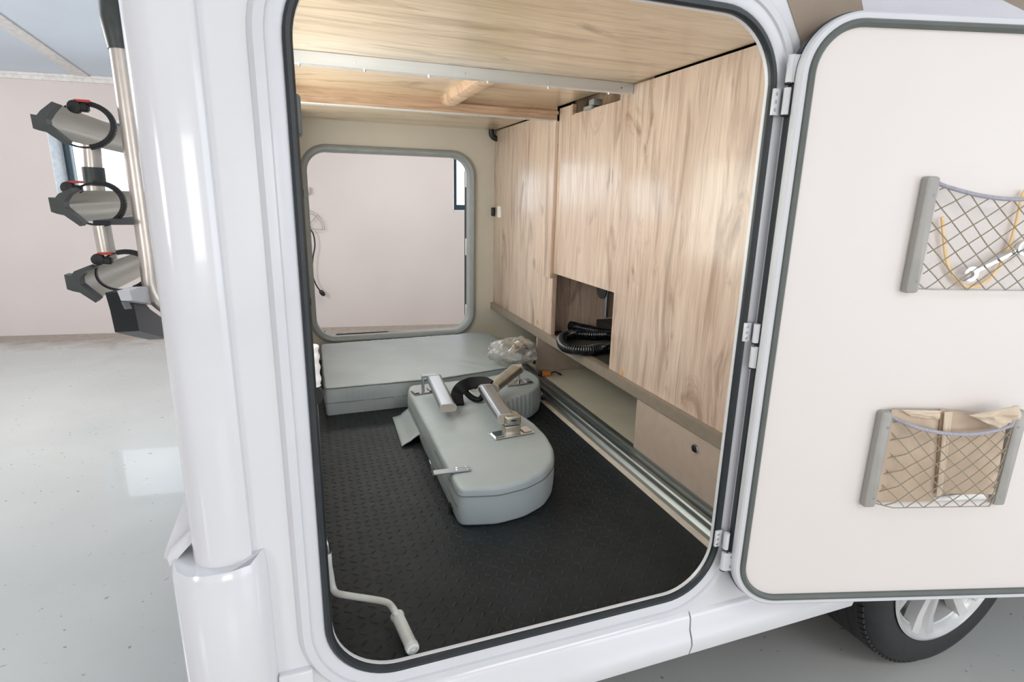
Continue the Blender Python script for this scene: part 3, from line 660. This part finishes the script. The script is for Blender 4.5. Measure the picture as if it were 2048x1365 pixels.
# L-shaped cushion
cB = thing('kidney_cushion', (0.5, 0.8, FZ), 'grey kidney-shaped seat cushion upside down with aluminium fold-out legs', 'cushion')
polyB = [(0.322, 0.412), (0.42, 0.388), (0.50, 0.400), (0.565, 0.432), (0.615, 0.487), (0.650, 0.560), (0.668, 0.66), (0.668, 0.76), (0.650, 0.86), (0.636, 0.93),
         (0.652, 0.985), (0.70, 1.012), (0.775, 1.050), (0.835, 1.11), (0.868, 1.20), (0.868, 1.275), (0.852, 1.345), (0.66, 1.270), (0.48, 1.255), (0.345, 1.255), (0.326, 1.20)]
def plB(p):
    d = (p - Vector((0.70, 1.0, 0))).length
    return (0.0028 * max(0, 1 - d / 0.14), 1.35, 0)
ob, pB, nB = cushion('cover', polyB, FZ, HC, 0.013, 16, plB, 0.0012, 0.005, parent=cB)
seamline(pB, nB, FZ + 0.055, 0.0035, lambda p: p.x < 0.42 and p.y < 1.24 and p.y > 0.42, cB)
seamline(pB, nB, FZ + 0.088, 0.0028, lambda p: p.y < 0.7, cB, 'piping', 0.0013)
p = P(901, 1018, 'x', 0.318); bd = B(); bd.obox(p, (0.0015, 0, 0), (0, 0.010, 0.003), (0, -0.003, 0.012)); bd.obox(p + Vector((0, 0.006, -0.012)), (0.0015, 0, 0), (0, 0.003, 0), (0, 0.003, 0.012)); bd.build('zip_pull', BLK, cB)
# fabric tab lying on the mat
def floorp(px, py, z=FZ + 0.004): return P(px, py, 'z', z)
tab = [floorp(785, 836), floorp(812, 832), floorp(834, 886), floorp(803, 894)]
bd = B(); rows = []
for i in range(13):
    a = i / 12; ro = []
    for j in range(9):
        b_ = j / 8; q = tab[0].lerp(tab[1], b_).lerp(tab[3].lerp(tab[2], b_), a); q.z += 0.002 + 0.006 * math.sin(b_ * pi) * (0.4 + a) + 0.05 * b_ ** 5
        if b_ > 0.8: q.x += 0.035 * (b_ - 0.8) / 0.2
        ro.append(q)
    rows.append(ro)
vs = [[bd.bm.verts.new(q) for q in ro] for ro in rows]
for i in range(12):
    for j in range(8): bd.bm.faces.new((vs[i][j], vs[i][j + 1], vs[i + 1][j + 1], vs[i + 1][j]))
o = bd.build('fabric_tab', CUSH, cB)
sm = o.modifiers.new('thickness', 'SOLIDIFY'); sm.thickness = 0.003
ZT = FZ + HC + 0.0015
def top(px, py, z=ZT): return P(px, py, 'z', z)
# hooked flat bracket
a, b_ = top(864, 947, ZT + 0.003), top(941, 937, ZT + 0.003); ax = (b_ - a); L = ax.length; ax.normalize(); ay = Vector((-ax.y, ax.x, 0))
bk = B(); bk.obox((a + b_) / 2, ax * L / 2, ay * 0.0125, (0, 0, 0.0016), 0.0008); bk.obox(a + Vector((0, 0, 0.016)) - ax * 0.001, ax * 0.0015, ay * 0.0125, Vector((0, 0, 0.018)) - ax * 0.004, 0.0008)
bk = bk.build('hook_bracket', ALU, cB, label='flat aluminium bracket with bent tip')
for f_, s_ in ((0.62, -0.4), (0.64, 0.5), (0.90, -0.5), (0.88, 0.5)): disc(a.lerp(b_, f_) + ay * 0.0125 * s_ + Vector((0, 0, 0.0014)), (0, 0, 1), 0.003, 0.0035, 'screw', CHROME, bk, 10)
def leg(p0, p1, w_, h_, mat, par):
    bd = B(); bd.tube([p0, p1], 1, sect=stadium(w_, h_, h_ * 0.46), up=(0, 0, 1)); lg = bd.build('folding_leg', mat, par)
    for a, b_ in ((p0, p1), (p1, p0)):
        d = (a - b_).normalized(); bd = B(); bd.tube([a - d * 0.001, a + d * 0.003, a + d * 0.0045], 1, sect=stadium(w_ * 1.03, h_ * 1.06, h_ * 0.48), up=(0, 0, 1)); bd.build('end_cap', HOLDER, lg)
        disc(a + d * 0.0035, d, 0.0028, 0.0018, 'screw', BLK, cB, 8)
    return lg
def plate(px, py, ang, L, W_, par):
    c_ = top(px, py, ZT + 0.0025); e = Vector((math.cos(ang), math.sin(ang), 0)); f = Vector((-e.y, e.x, 0))
    m_ = B(); m_.obox(c_, e * L / 2, f * W_ / 2, (0, 0, 0.0015), 0.001)
    for s_ in (-1, 1): m_.obox(c_ + e * s_ * L * 0.36 + Vector((0, 0, 0.003)), e * L * 0.11, f * W_ * 0.36, (0, 0, 0.002), 0.001)
    pl = m_.build('mounting_plate', CHROME, par)
    for sx in (-1, 1):
        for sy in (-1, 1): disc(c_ + e * sx * L * 0.44 + f * sy * W_ * 0.3 + Vector((0, 0, 0.004)), (0, 0, 1), 0.003, 0.0025, 'screw', CHROME, par, 8)
    return c_
zl = ZT + 0.052
lA = leg(P(896, 816, 'z', ZT + 0.040), P(868, 757, 'z', ZT + 0.052), 0.056, 0.026, ALU, cB)
c1 = plate(846, 783, 0.2, 0.085, 0.05, cB)
q = P(868, 750, 'z', ZT + 0.05); B().box(c1.x - 0.004, c1.x + 0.004, c1.y - 0.012, c1.y + 0.012, ZT, ZT + 0.065, 0.002).obox(Vector((c1.x + 0.025, c1.y, ZT + 0.062)), (0.03, 0, 0), (0, 0.015, 0), (0, 0, 0.004), 0.002).build('pivot_post', ALU, cB)
lB = leg(P(1012, 838, 'z', ZT + 0.052), P(972, 778, 'z', ZT + 0.056), 0.056, 0.030, ALU, cB)
c2 = plate(1023, 866, 0.12, 0.135, 0.055, cB)
hd = B(); hd.box(c2.x - 0.026, c2.x + 0.026, c2.y - 0.014, c2.y + 0.020, ZT + 0.001, ZT + 0.030, 0.003); hd.box(c2.x - 0.027, c2.x + 0.027, c2.y - 0.016, c2.y + 0.028, ZT + 0.0305, ZT + 0.064, 0.008); hd = hd.build('locking_head', ALUD, cB)
B().box(c2.x - 0.012, c2.x + 0.012, c2.y - 0.0185, c2.y - 0.012, ZT + 0.034, ZT + 0.057, 0.002).build('release_button', TRACK, hd)
B().box(c2.x - 0.009, c2.x + 0.007, c2.y - 0.020, c2.y - 0.018, ZT + 0.048, ZT + 0.053, 0.0005).build('button_window', BLK, hd)
pC0, pC1 = P(978, 779, 'z', ZT + 0.05), P(1033, 739, 'z', ZT + 0.07)
lC = leg(P(985, 776, 'z', ZT + 0.045), pC1, 0.056, 0.030, ALUD, cB)
c3 = plate(1036, 765, 0.1, 0.115, 0.055, cB)
B().cyl(c3, (c3.x, c3.y, ZT + 0.072), 0.008).cyl((c3.x - 0.02, c3.y, ZT + 0.07), (c3.x + 0.012, c3.y, ZT + 0.07), 0.008).build('pivot_post', CHROME, cB)
# second capped leg end and black strap clamp
e0 = P(949, 777, 'z', ZT + 0.045); e1 = P(985, 768, 'z', ZT + 0.045); dv = (e1 - e0).normalized()
bd = B(); path = [P(x, y, 'z', z) for x, y, z in ((916, 810, ZT + 0.008), (914, 790, ZT + 0.03), (922, 776, ZT + 0.055), (938, 768, ZT + 0.062), (952, 766, ZT + 0.064), (968, 766, ZT + 0.066), (980, 772, ZT + 0.06))]
bd.tube(smoothpath(path, 5), 1, sect=stadium(0.044, 0.013, 0.005), up=(0, 0, 1)); bd.build('strap_clamp', CLAMPM, cB, label='black plastic strap clamp')
bd = B(); path = [P(x, y, 'z', z) for x, y, z in ((925, 772, ZT + 0.045), (932, 785, ZT + 0.025), (944, 796, ZT + 0.012), (958, 800, ZT + 0.010), (966, 792, ZT + 0.02))]
bd.tube(smoothpath(path, 5), 1, sect=stadium(0.022, 0.014, 0.005), up=(0, 0, 1)); bd.build('strap_buckle', CLAMPM, cB)
bd = B(); n_ = Vector((-0.45, -0.85, 0.25)).normalized(); cc = P(952, 778, 'z', ZT + 0.042)
bd.tube([cc + n_ * 0.012, cc - n_ * 0.03], 1, sect=stadium(0.040, 0.024, 0.0115), up=(0, 0, 1)); ec = bd.build('leg_end', HOLDER, cB)
disc(cc + n_ * 0.011, n_, 0.003, 0.002, 'screw', BLK, ec, 8)

# ------------------------------------------------------------------ clear plastic bag
bc = P(1030, 694, 'y', 1.40); bc.z = FZ + HC + 0.062
bg_ = thing('plastic_bag', (bc.x, bc.y, FZ + HC), 'crumpled clear plastic bag with chrome fittings on the far cushion corner', 'bag')
bd = B(); vs = bd.sphere((0, 0, 0), 1.0, 5)
for v in vs:
    n = v.co.normalized(); f = 1 + 0.22 * noise.noise(n * 2.1 + Vector((3, 1, 7))) + 0.13 * abs(noise.noise(n * 6.3)) + 0.05 * noise.noise(n * 17)
    if n.x < -0.35: f += 0.30 * (-(n.x) - 0.35)
    v.co = Vector((n.x * 0.098 * f, n.y * 0.08 * f, max(n.z * 0.058 * f, -0.052))) + bc
bd.build('film', FILM, bg_, 80)
bd = B(); bd.lathe(bc + Vector((0.01, 0, 0.005)), (0.7, 0.3, 0.25), [(0.0, -0.045), (0.018, -0.045), (0.024, -0.02), (0.034, 0.0), (0.036, 0.02), (0.02, 0.03), (0, 0.03)], 24)
bd.build('chrome_fitting', CHROME, bg_)
bd = B(); bd.obox(bc + Vector((0.025, -0.01, 0.022)), (0.035, 0.01, -0.008), (0, 0.014, 0.004), (0, 0, 0.005), 0.002); bd.build('bronze_fitting', plain('bronze_metal', (150, 116, 84), 0.3, 0.8), bg_)
bd = B(); bd.obox(bc + Vector((-0.012, -0.035, -0.012)), (0.034, 0.006, -0.012), (0.002, -0.008, 0.014), (0.0, 0.0006, 0.0004)); bd.build('paper_slip', PAPER, bg_)

# ------------------------------------------------------------------ drain hose
def corrugated(path, r, rib=0.0075, amp=0.0017, seg=12):
    path = smoothpath(path, 40); out = [path[0]]; acc = 0; step = rib / 3
    L = 0; pts = [path[0]]
    for a, b_ in zip(path, path[1:]):
        d = (b_ - a).length; t = step - acc
        while t <= d: pts.append(a.lerp(b_, t / d)); t += step
        acc = d - (t - step)
    rad = [r + (amp if i % 3 == 0 else -amp * 0.5) for i in range(len(pts))]
    bd = B(); bd.tube(pts, r, seg, radii=rad); return bd
zh = 0.757 + 0.0215
def hp(px, py, z=zh): return P(px, py, 'z', z)
hz_ = thing('drain_hose', (1.0, 1.1, 0.757), 'black corrugated hose looped on the dark shelf inside the wall niche', 'hose')
pth = [hp(1146, 653), hp(1180, 660), hp(1215, 666), (1.22, hp(1215, 666).y - 0.09, zh), (1.27, 1.0, zh), (1.21, 1.02, zh), hp(1225, 672), hp(1180, 671), hp(1150, 669), hp(1130, 672), hp(1123, 682), hp(1129, 694), hp(1150, 700), hp(1180, 701), hp(1215, 697), (1.15, 0.86, zh), (1.22, 0.80, zh)]
pth = [Vector(q) for q in pth]
corrugated(pth, 0.0185).build('corrugated_pipe', HOSEM, hz_, 50)
d_ = (pth[0] - pth[1]).normalized(); B().tube([pth[0] - d_ * 0.012, pth[0] + d_ * 0.014], 0.0215, 18).build('end_sleeve', BLK, hz_)
# appliance behind the access panel
p = P(1213, 635, 'y', 1.04)
cbx = B().box(p.x + 0.003, p.x + 0.12, 1.038, 1.052, p.z, 1.15, 0.001).build('control_box', LEDGE, mh)
B().box(p.x - 0.006, p.x + 0.003, 1.036, 1.054, p.z - 0.001, 1.15, 0.001).build('edge_trim', ALU, cbx)
B().tube([(p.x - 0.010, 1.075, 0.985), (p.x + 0.06, 1.075, 0.985)], 0.038, 24).build('fan_housing', BLK, cbx)
# orange plug connector in the lower recess
q0 = P(1077, 747, 'y', 1.36); zc = 0.548 + 0.012
q0, q1, q2, q3 = P(1078, 747, 'z', zc), P(1084, 748, 'z', zc), P(1100, 747, 'z', zc), P(1123, 747, 'z', zc)
oc = thing('cable_connector', q2, 'orange cable connector with black cap in the recess under the ledge', 'connector')
B().tube([q0, q1], 0.0115, 18).build('connector_cap', BLK, oc)
B().tube([q1, q2], 1, sect=stadium(0.022, 0.020, 0.004), up=(0, 0, 1)).build('orange_body', ORANGE, oc)
B().tube(smoothpath([q2, q2.lerp(q3, 0.5) + Vector((0, 0.004, 0.004)), q3 - Vector((0, 0, 0.008))], 6), 0.0038, 8).build('cable', BLK, oc)
# lashing eye on the rail
p = P(1082, 789, 'x', 0.893); le = thing('lashing_eye', (p.x, p.y, FZ), 'small chrome lashing eye on the floor rail beside the kidney cushion', 'fitting')
bd = B(); bd.tube([p + Vector((0, 0.011 * math.cos(a), 0.011 * math.sin(a))) for a in [2 * pi * k / 16 for k in range(16)]], 0.0028, 8, closed=True); bd.build('eye_ring', CHROME, le)
B().box(p.x - 0.006, p.x + 0.010, p.y - 0.03, p.y - 0.006, p.z - 0.016, p.z - 0.006, 0.002).build('slider', BLK, le)
# black pouch in the far recess
p = P(1066, 716, 'y', 1.52); bd = B(); vs = bd.sphere((0, 0, 0), 1, 3)
for v in vs:
    n = v.co.copy(); v.co = Vector((1.02 + n.x * 0.05, 1.56 + n.y * 0.06, 0.548 + 0.030 + max(-0.030, n.z * 0.035 * (1 + .3 * noise.noise(n * 3)))))
o = bd.build('black_pouch', BLK); o['label'] = 'small black pouch in the recess behind the clear plastic bag'; o['category'] = 'pouch'

# ------------------------------------------------------------------ crank handle
ck = thing('winding_crank', (0.08, 0.1, FZ), 'pale grey winding crank hanging at the left jamb over the mat', 'crank')
g0, g1 = P(827, 1302, 'z', 0.520), P(797, 1238, 'z', 0.522)
cpth = [P(655, 1118, 'y', 0.20), P(661, 1150, 'y', 0.21), P(665, 1173, 'y', 0.21), P(672, 1186, 'y', 0.20), P(690, 1191, 'y', 0.185), P(735, 1198, 'y', 0.165), P(768, 1204, 'y', 0.145), P(781, 1211, 'y', 0.13), P(790, 1224, 'y', 0.105), g1 + (g1 - g0) * 0.12, g1]
cpth[9] = g1 + Vector((-0.002, 0.012, 0.0))
B().tube(smoothpath(cpth, 5), 0.0068, 14).build('crank_arm', CRANKM, ck)
ax = (g0 - g1).normalized()
bd = B(); L = (g0 - g1).length; a_ = ax.orthogonal().normalized()
bd.lathe(g1 - ax * 0.010, ax, [(0.008, 0), (0.0135, 0.001), (0.0135, 0.005), (0.0118, 0.008), (0.0118, L - 0.006), (0.0128, L - 0.004), (0.0128, L + 0.004), (0.0115, L + 0.008), (0.008, L + 0.009), (0.0078, L + 0.007), (0.004, L + 0.007), (0.0035, L + 0.009), (0.0, L + 0.009)], 28); bd.build('grip', CRANKM, ck)
j = P(657, 1128, 'y', 0.20); B().box(j.x - 0.008, j.x + 0.007, j.y - 0.008, j.y + 0.008, j.z - 0.004, j.z + 0.024, 0.003).build('joint_fork', CRANKM, ck)
k0, k1 = P(646, 1072, 'y', 0.20), P(656, 1108, 'y', 0.20)
bd = B(); bd.tube(smoothpath([k0, k0.lerp(k1, 0.5) + Vector((0.003, 0, 0)), k1], 5), 0.0058, 12); bd.build('universal_joint', CHROME, ck)
k2 = P(628, 800, 'y', 0.20); B().tube([k0, k2], 0.006, 12).build('crank_shaft', CRANKM, ck)
kc = P(628, 790, 'y', 0.20); B().lathe(kc - Vector((0, 0.01, 0)), (0, 1, 0), [(0.005, 0), (0.016, 0.0), (0.018, 0.01), (0.016, 0.02), (0.005, 0.02)], 24).build('retaining_clip', BLK, ck)
# ribbed wrapped roll above the clip
rp = smoothpath([P(622, 692, 'y', 0.20), P(625, 730, 'y', 0.20), P(628, 772, 'y', 0.20)], 14)
cv = B(); cv.tube(rp, 0.012, 16, radii=[0.0125 + 0.0012 * math.sin(i * 0.9) for i in range(len(rp))]); cv.build('protective_sleeve', PAPER, ck, label='white ribbed protective sleeve')

# ------------------------------------------------------------------ net pockets on the hatch door
def pocket(u0, u1, v0, v1, label, tag, full=0.014):
    c_ = door((u0 + u1) / 2, v0, 0)
    t = thing('net_pocket', c_, label, 'net pocket', 'elastic net pockets on the hatch door')
    hw = 0.0125
    for s_, u in ((-1, u0), (1, u1)):
        bd = B(); base_ = rr(u - hw, u + hw, v0, v1, 0.006, 4)
        rings = [[door(a - na * i_, b_ - nb * i_, d) for a, b_, na, nb in base_] for i_, d in ((0, 0.0), (0, 0.008), (0.0015, 0.012), (0.005, 0.014))]
        bd.loft(rings); hb = bd.build('holder', HOLDER, t)
        for v in (v0 + 0.022, v1 - 0.032): disc(door(u - s_ * 0.004, v, 0.0135), dnn, 0.004, 0.0016, 'screw', GREYRING, t, 10)
    ui, uo = u0 + hw, u1 - hw; Wd = uo - ui; vt = v1 - 0.012; vb_ = v0 + 0.008
    sag = lambda a: 0.024 * math.sin(pi * a) ** 0.8 if 0 < a < 1 else 0.0
    def net(a, b_):                                        # a across, b up; both 0..1
        bl = (full - 0.008) * min(1.0, 10 * min(max(a, 0), max(1 - a, 0))) + 0.012 * math.sin(pi * min(max(a, 0), 1)) * b_ + 0.009
        return door(ui + a * Wd, vb_ + b_ * (vt - sag(a) - vb_), bl)
    bd = B(); bd.tube([net(k / 30, 1.0) for k in range(31)], 0.0036, 10); bd.build('elastic_edge', ELAST, t)
    bd = B(); bd.tube([net(k / 20, 0.0) for k in range(21)], 0.0012, 6); bd.build('bottom_cord', WIRE, t)
    bd = B(); nx, nyy = 6.6, 5.0
    for fam in (1, -1):
        for k in range(-int(nx) - 2, int(nx) + 9):
            run = []
            for i in range(41):
                b_ = i / 40; a = (k + 0.3 + fam * (b_ * nyy)) / nx + 0.012 * noise.noise(Vector((k * 3.1 + fam, b_ * 4, tag)))
                if -0.001 <= a <= 1.001: run.append(net(a, b_) + dnn * 0.0006 * fam)
            if len(run) > 2: bd.tube(run, 0.0011, 5)
    bd.build('net', CORD, t, kind='stuff')
    return net
def hold_u(pxa, pya, pxb, pyb): 
    a = ondoor(pxa, pya); b_ = ondoor(pxb, pyb); return (a[0] + b_[0]) / 2, min(a[1], b_[1]), max(a[1], b_[1])
uL, v0, v1 = hold_u(1858, 353, 1814, 585)
u2L, w0, w1 = hold_u(1766, 820, 1732, 1010); u2R, _, _ = hold_u(2030, 818, 1993, 1005)
print('pockets', uL, v0, v1, u2L, u2R, w0, w1)
Wp = u2R - u2L
pocket(uL, uL + Wp, v0, v1, 'upper elastic net pocket on the open hatch door, holding a wrench', 1)
pocket(u2L, u2R, w0, w1, 'lower elastic net pocket on the open hatch door, stuffed with beige cloth', 2, 0.026)
# yellow cord loop in the upper pocket
yp = [door(*ondoor(x, y, 0.006), 0.006) for x, y in ((1884, 434), (1887, 470), (1892, 515), (1906, 552), (1932, 573), (1962, 570), (1990, 545), (2010, 512), (2026, 470), (2036, 430), (2044, 392), (2052, 380))]
bd = B(); bd.tube(smoothpath(yp, 6), 1, sect=stadium(0.0055, 0.004, 0.0018), up=tuple(dnn)); o = bd.build('yellow_strap', YEL)
o['label'] = 'pale orange plastic strap curved inside the upper net pocket'; o['category'] = 'strap'
# combination wrench
wa, wb = Vector(door(*ondoor(1938, 549, 0.014), 0.014)), Vector(door(*ondoor(2046, 496, 0.014), 0.014))
ex = (wb - wa).normalized(); ey = dnn.cross(ex).normalized()
wr = thing('combination_wrench', wa, 'chrome combination wrench lying in the upper net pocket', 'wrench')
def wp(a, b_, d=0.0): return wa + ex * a + ey * b_ + dnn * d
Lw = (wb - wa).length
bd = B(); bd.loft([[wp(a, y, d) for y, d in ((-h, -0.0025), (-h * .6, 0.0025), (h * .6, 0.0025), (h, -0.0025))] for a, h in ((0.006, 0.006), (0.02, 0.0052), (Lw * .5, 0.005), (Lw - 0.02, 0.0055), (Lw - 0.01, 0.007))]); bd.build('shank', CHROME, wr)
jaw = [(0.010 + 0.0135 * math.cos(a), 0.0135 * math.sin(a)) for a in [math.radians(k) for k in range(-150, 151, 15)]]
jin = [(0.008 + 0.0070 * math.cos(a), 0.0070 * math.sin(a)) for a in [math.radians(k) for k in range(120, -121, -20)]]
tl = jaw[-1]; pl = jaw + [(-0.006, 0.0072)] + jin + [(-0.006, -0.0072)]
bd = B(); bd.loft([[wp(x - 0.008, y, -0.004) for x, y in pl], [wp(x - 0.008, y, 0.004) for x, y in pl]]); bd.build('open_jaw', CHROME, wr)
bd = B(); cR = wp(Lw, 0); bd.loft([[cR + (ex * math.cos(a) + ey * math.sin(a)) * r_ + dnn * h_ for a in [2 * pi * k / 24 for k in range(24)]] for r_, h_ in ((0.008, -0.005), (0.0135, -0.005), (0.0145, 0), (0.0135, 0.005), (0.008, 0.005), (0.008, -0.005))], True, False); bd.build('ring_end', CHROME, wr)
# folded beige bag in the lower pocket
fb_ = thing('folded_bag', door((u2L + u2R) / 2, w0, 0), 'folded beige nylon bag stuffed in the lower net pocket', 'bag')
def slab(name, quad, d0, th, mat, amp=0.002, seed=0.0):
    q = [Vector(ondoor(x, y, 0.012) + (0,)) for x, y in quad]; bd = B(); N = 14; lay = []
    for d in (d0, d0 + th):
        g_ = []
        for i in range(N + 1):
            for_ = []
            for j in range(N + 1):
                a, b_ = j / N, i / N; p_ = q[0].lerp(q[1], a).lerp(q[3].lerp(q[2], a), b_)
                edge_ = min(a, 1 - a, b_, 1 - b_); k = min(1, edge_ * 6)
                dz = d0 + th / 2 + (d - d0 - th / 2) * (0.35 + 0.65 * k) + amp * noise.noise(Vector((a * 3 + seed, b_ * 3, seed))) * k * 2 + amp * 0.7 * noise.noise(Vector((a * 9 + seed, b_ * 2, seed)))
                for_.append(bd.bm.verts.new(door(p_.x, p_.y, dz)))
            g_.append(for_)
        lay.append(g_)
    for g_ in lay:
        for i in range(N):
            for j in range(N): bd.bm.faces.new((g_[i][j], g_[i][j + 1], g_[i + 1][j + 1], g_[i + 1][j]))
    A, C_ = lay
    def rim(g_): return [g_[0][j] for j in range(N)] + [g_[i][N] for i in range(N)] + [g_[N][N - j] for j in range(N)] + [g_[N - i][0] for i in range(N)]
    ra, rb = rim(A), rim(C_)
    for i in range(len(ra)): bd.bm.faces.new((ra[i], ra[(i + 1) % len(ra)], rb[(i + 1) % len(rb)], rb[i]))
    return bd.build(name, mat, fb_, 60)
slab('left_fold', ((1785, 821), (1880, 824), (1868, 1004), (1752, 1006)), 0.002, 0.013, BAGTAN, 0.003, 1.0)
slab('right_fold', ((1882, 820), (2016, 836), (1990, 990), (1870, 988)), 0.002, 0.014, BAGTAN, 0.003, 5.0)
slab('centre_strap', ((1884, 822), (1900, 822), (1878, 990), (1868, 990)), 0.016, 0.004, BAGTAN2, 0.001, 2.0)
slab('top_flap', ((1918, 822), (2014, 803), (2020, 824), (1975, 848)), 0.032, 0.008, BAGTAN2, 0.006, 9.0)
slab('top_flap', ((1800, 819), (1880, 821), (1876, 838), (1820, 832)), 0.012, 0.005, BAGTAN2, 0.003, 12.0)
slab('fold_lining', ((1862, 998), (1970, 986), (1975, 1000), (1866, 1004)), 0.004, 0.008, PAPER, 0.002, 14.0)

# ------------------------------------------------------------------ bike carrier
bkc = thing('bike_carrier', (-0.34, 0.6, 1.0), 'silver bike carrier with three wheel rails on the rear wall', 'bike carrier')
XT, YT = -0.326, 0.60
tb = [P(268, -30, 'y', YT), P(274, 300, 'y', YT), P(292, 500, 'y', YT), P(303, 555, 'y', YT), P(322, 596, 'y', YT), P(350, 625, 'y', YT)]
def sidetube(dy, name, near=True):
    off = Vector((0, dy, 0)); x0 = -0.326
    pts = [Vector((x0, YT, 2.05)), Vector((x0, YT, 1.60)), Vector((x0, YT, 1.20)), Vector((x0, YT, 1.11)), Vector((x0 + 0.02, YT, 1.07)), Vector((x0 + 0.07, YT, 1.045)), Vector((-0.192, YT, 1.04))]
    return B().tube([p + off for p in smoothpath(pts, 7)], 0.0205, 20).build(name, TUBEM, bkc)
sidetube(0, 'upright_tube'); sidetube(1.2, 'upright_tube')
zt0, zt1 = P(240, 100, 'y', YT).z, P(232, 5, 'y', YT).z
sl = B(); sl.tube([(-0.326, YT, zt0), (-0.326, YT, zt0 + 0.02), (-0.328, YT, zt1 - 0.03), (-0.328, YT, zt1)], 0.02, 20, radii=[0.023, 0.0255, 0.028, 0.025]); sl.build('foam_sleeve', BLKG, bkc)
for z in (1.352, 1.59): B().cyl((-0.326, YT, z), (-0.185, YT, z), 0.009, 12).build('standoff', FRAMEW, bkc)
def dirx(px, py, x): return P(px, py, 'x', x)
# second, outer hanger tube
YO = 0.95
ho = [P(181, 270, 'y', YO), P(188, 350, 'y', YO), P(205, 460, 'y', YO), P(222, 545, 'y', YO)]
B().tube(smoothpath(ho, 6), 0.0205, 18).build('hanger_tube', TUBEM, bkc)
a, b_ = P(186, 335, 'y', YO), P(191, 372, 'y', YO); B().tube([a, b_], 0.0245, 18).build('hanger_sleeve', BLKG, bkc)
YR = 0.60
rails = (((111, 208), (90, 243), (132, 280), (168, 251, 60, 44, 8), (150, 214)), ((150, 381), (126, 410), (164, 445), (194, 408, 54, 42, 4), (137, 376)), ((184, 537), (158, 565), (195, 598), (247, 542, 55, 38, -6), (197, 519)))
for U, V, L, (sx, sy, sa, sb, rot), bk in rails:
    pu, pv, pl_ = P(*U, 'y', YR), P(*V, 'y', YR), P(*L, 'y', YR)
    curve = [pu.lerp(pv, t) + (pu - pl_).normalized() * 0.0 + Vector((-0.006 * math.sin(pi * t), 0, 0.0)) for t in (0, .25, .5, .75, .93)] + [pv] + [pv.lerp(pl_, t) + Vector((-0.006 * math.sin(pi * t), 0, 0)) for t in (.07, .25, .5, .75, 1)]
    back = [q + Vector((-0.004, 0, 0)) for q in reversed(curve)]
    rl = B(); rl.loft([[q + Vector((0, dy, 0)) for q in curve + back] for dy in (0.0, 0.35, 0.7, 1.05, 1.4)]); rl = rl.build('wheel_rail', ALUD, bkc)
    x, y = V
    outl = [(U[0] + 3, U[1] - 1), (U[0] - 8, U[1] - 5), (x - 10, y - 22), (x - 17, y - 13), (x - 30, y - 15), (x - 24, y + 14), (x - 12, y + 18), (x + 2, y + 21), (L[0] - 4, L[1] + 8), (L[0] + 3, L[1] + 1), (x + 22, y + 20), (x + 3, y + 5), (x + 1, y - 6), (x + 10, y - 20)]
    bd = B(); bd.prism([P(a, b2, 'y', YR - 0.008) for a, b2 in outl], (0, 0.03, 0)); bd.build('end_cap', BLKG, rl)
    bd = B(); n_ = 44; lp = []; rr_a = math.radians(rot)
    for k in range(n_):
        a = 2 * pi * k / n_; ca, sa_ = math.cos(a) * sa, math.sin(a) * sb
        lp.append(P(sx + ca * math.cos(rr_a) - sa_ * math.sin(rr_a), sy + ca * math.sin(rr_a) + sa_ * math.cos(rr_a), 'y', 0.66))
    bd.tube(lp, 1, closed=True, sect=stadium(0.0035, 0.012, 0.0012), up=(0, 1, 0))
    for k in range(-12, 9):                                  # ratchet teeth
        for m_ in (0.0, 0.5):
            qq = lp[k].lerp(lp[k + 1], m_); t_ = (lp[k + 1] - lp[k]).normalized(); o_ = t_.cross(Vector((0, 1, 0)))
            bd.obox(qq, t_ * 0.0016, (0, 0.005, 0), o_ * 0.0052)
    bd.build('ratchet_strap', BLK, rl)
    bx = P(*bk, 'y', 0.65); bu = B(); bu.lathe(bx - Vector((0, 0.01, 0)), (0, 1, 0), [(0, 0), (0.012, 0.001), (0.013, 0.003), (0.013, 0.016), (0, 0.018)], 18)
    e_ = P(bk[0] + 24, bk[1] + 3, 'y', 0.65); bu.obox((bx + e_) / 2, (e_ - bx) / 2 + Vector((0.004, 0, 0)), (0, 0.008, 0), (0, 0, 0.008), 0.003); bu.build('buckle', BLK, rl)
    B().obox(bx + Vector((0.014, 0, 0.0125)), (0.014, 0, 0.0), (0, 0.006, 0), (0, 0, 0.0025), 0.001).build('release_tab', RED, rl)
# cross band of the middle rail
bd = B(); bd.prism([P(x, y, 'x', -0.40) for x, y in ((186, 441), (262, 433), (302, 437), (301, 450), (186, 450))], (0.03, 0, 0)); bd.build('support_arm', BLK, bkc)
bd = B(); bd.prism([P(x, y, 'x', -0.352) for x, y in ((234, 582), (262, 574), (296, 575), (319, 578), (327, 590), (325, 608), (315, 613), (242, 602))], (0.02, 0, 0)); bp_ = bd.build('pivot_bracket', FRAMEW, bkc)
p = P(315, 596, 'x', -0.332); disc(p, (1, 0, 0), 0.009, 0.004, 'bolt', CHROME, bp_, 6)
bd = B(); bd.prism([P(x, y, 'x', -0.40) for x, y in ((210, 586), (233, 580), (237, 601), (256, 621), (280, 636), (298, 650), (307, 663), (306, 673), (301, 669), (298, 680), (264, 673), (230, 665), (220, 620))], (0.045, 0, 0)); bd.build('wheel_chock', BLK, bkc)
bd = B(); bd.prism([P(x, y, 'x', -0.354) for x, y in ((242, 604), (254, 605), (260, 618), (249, 619))], (0.004, 0, 0)); bd.build('chock_insert', TRACK, bkc)
print('done')
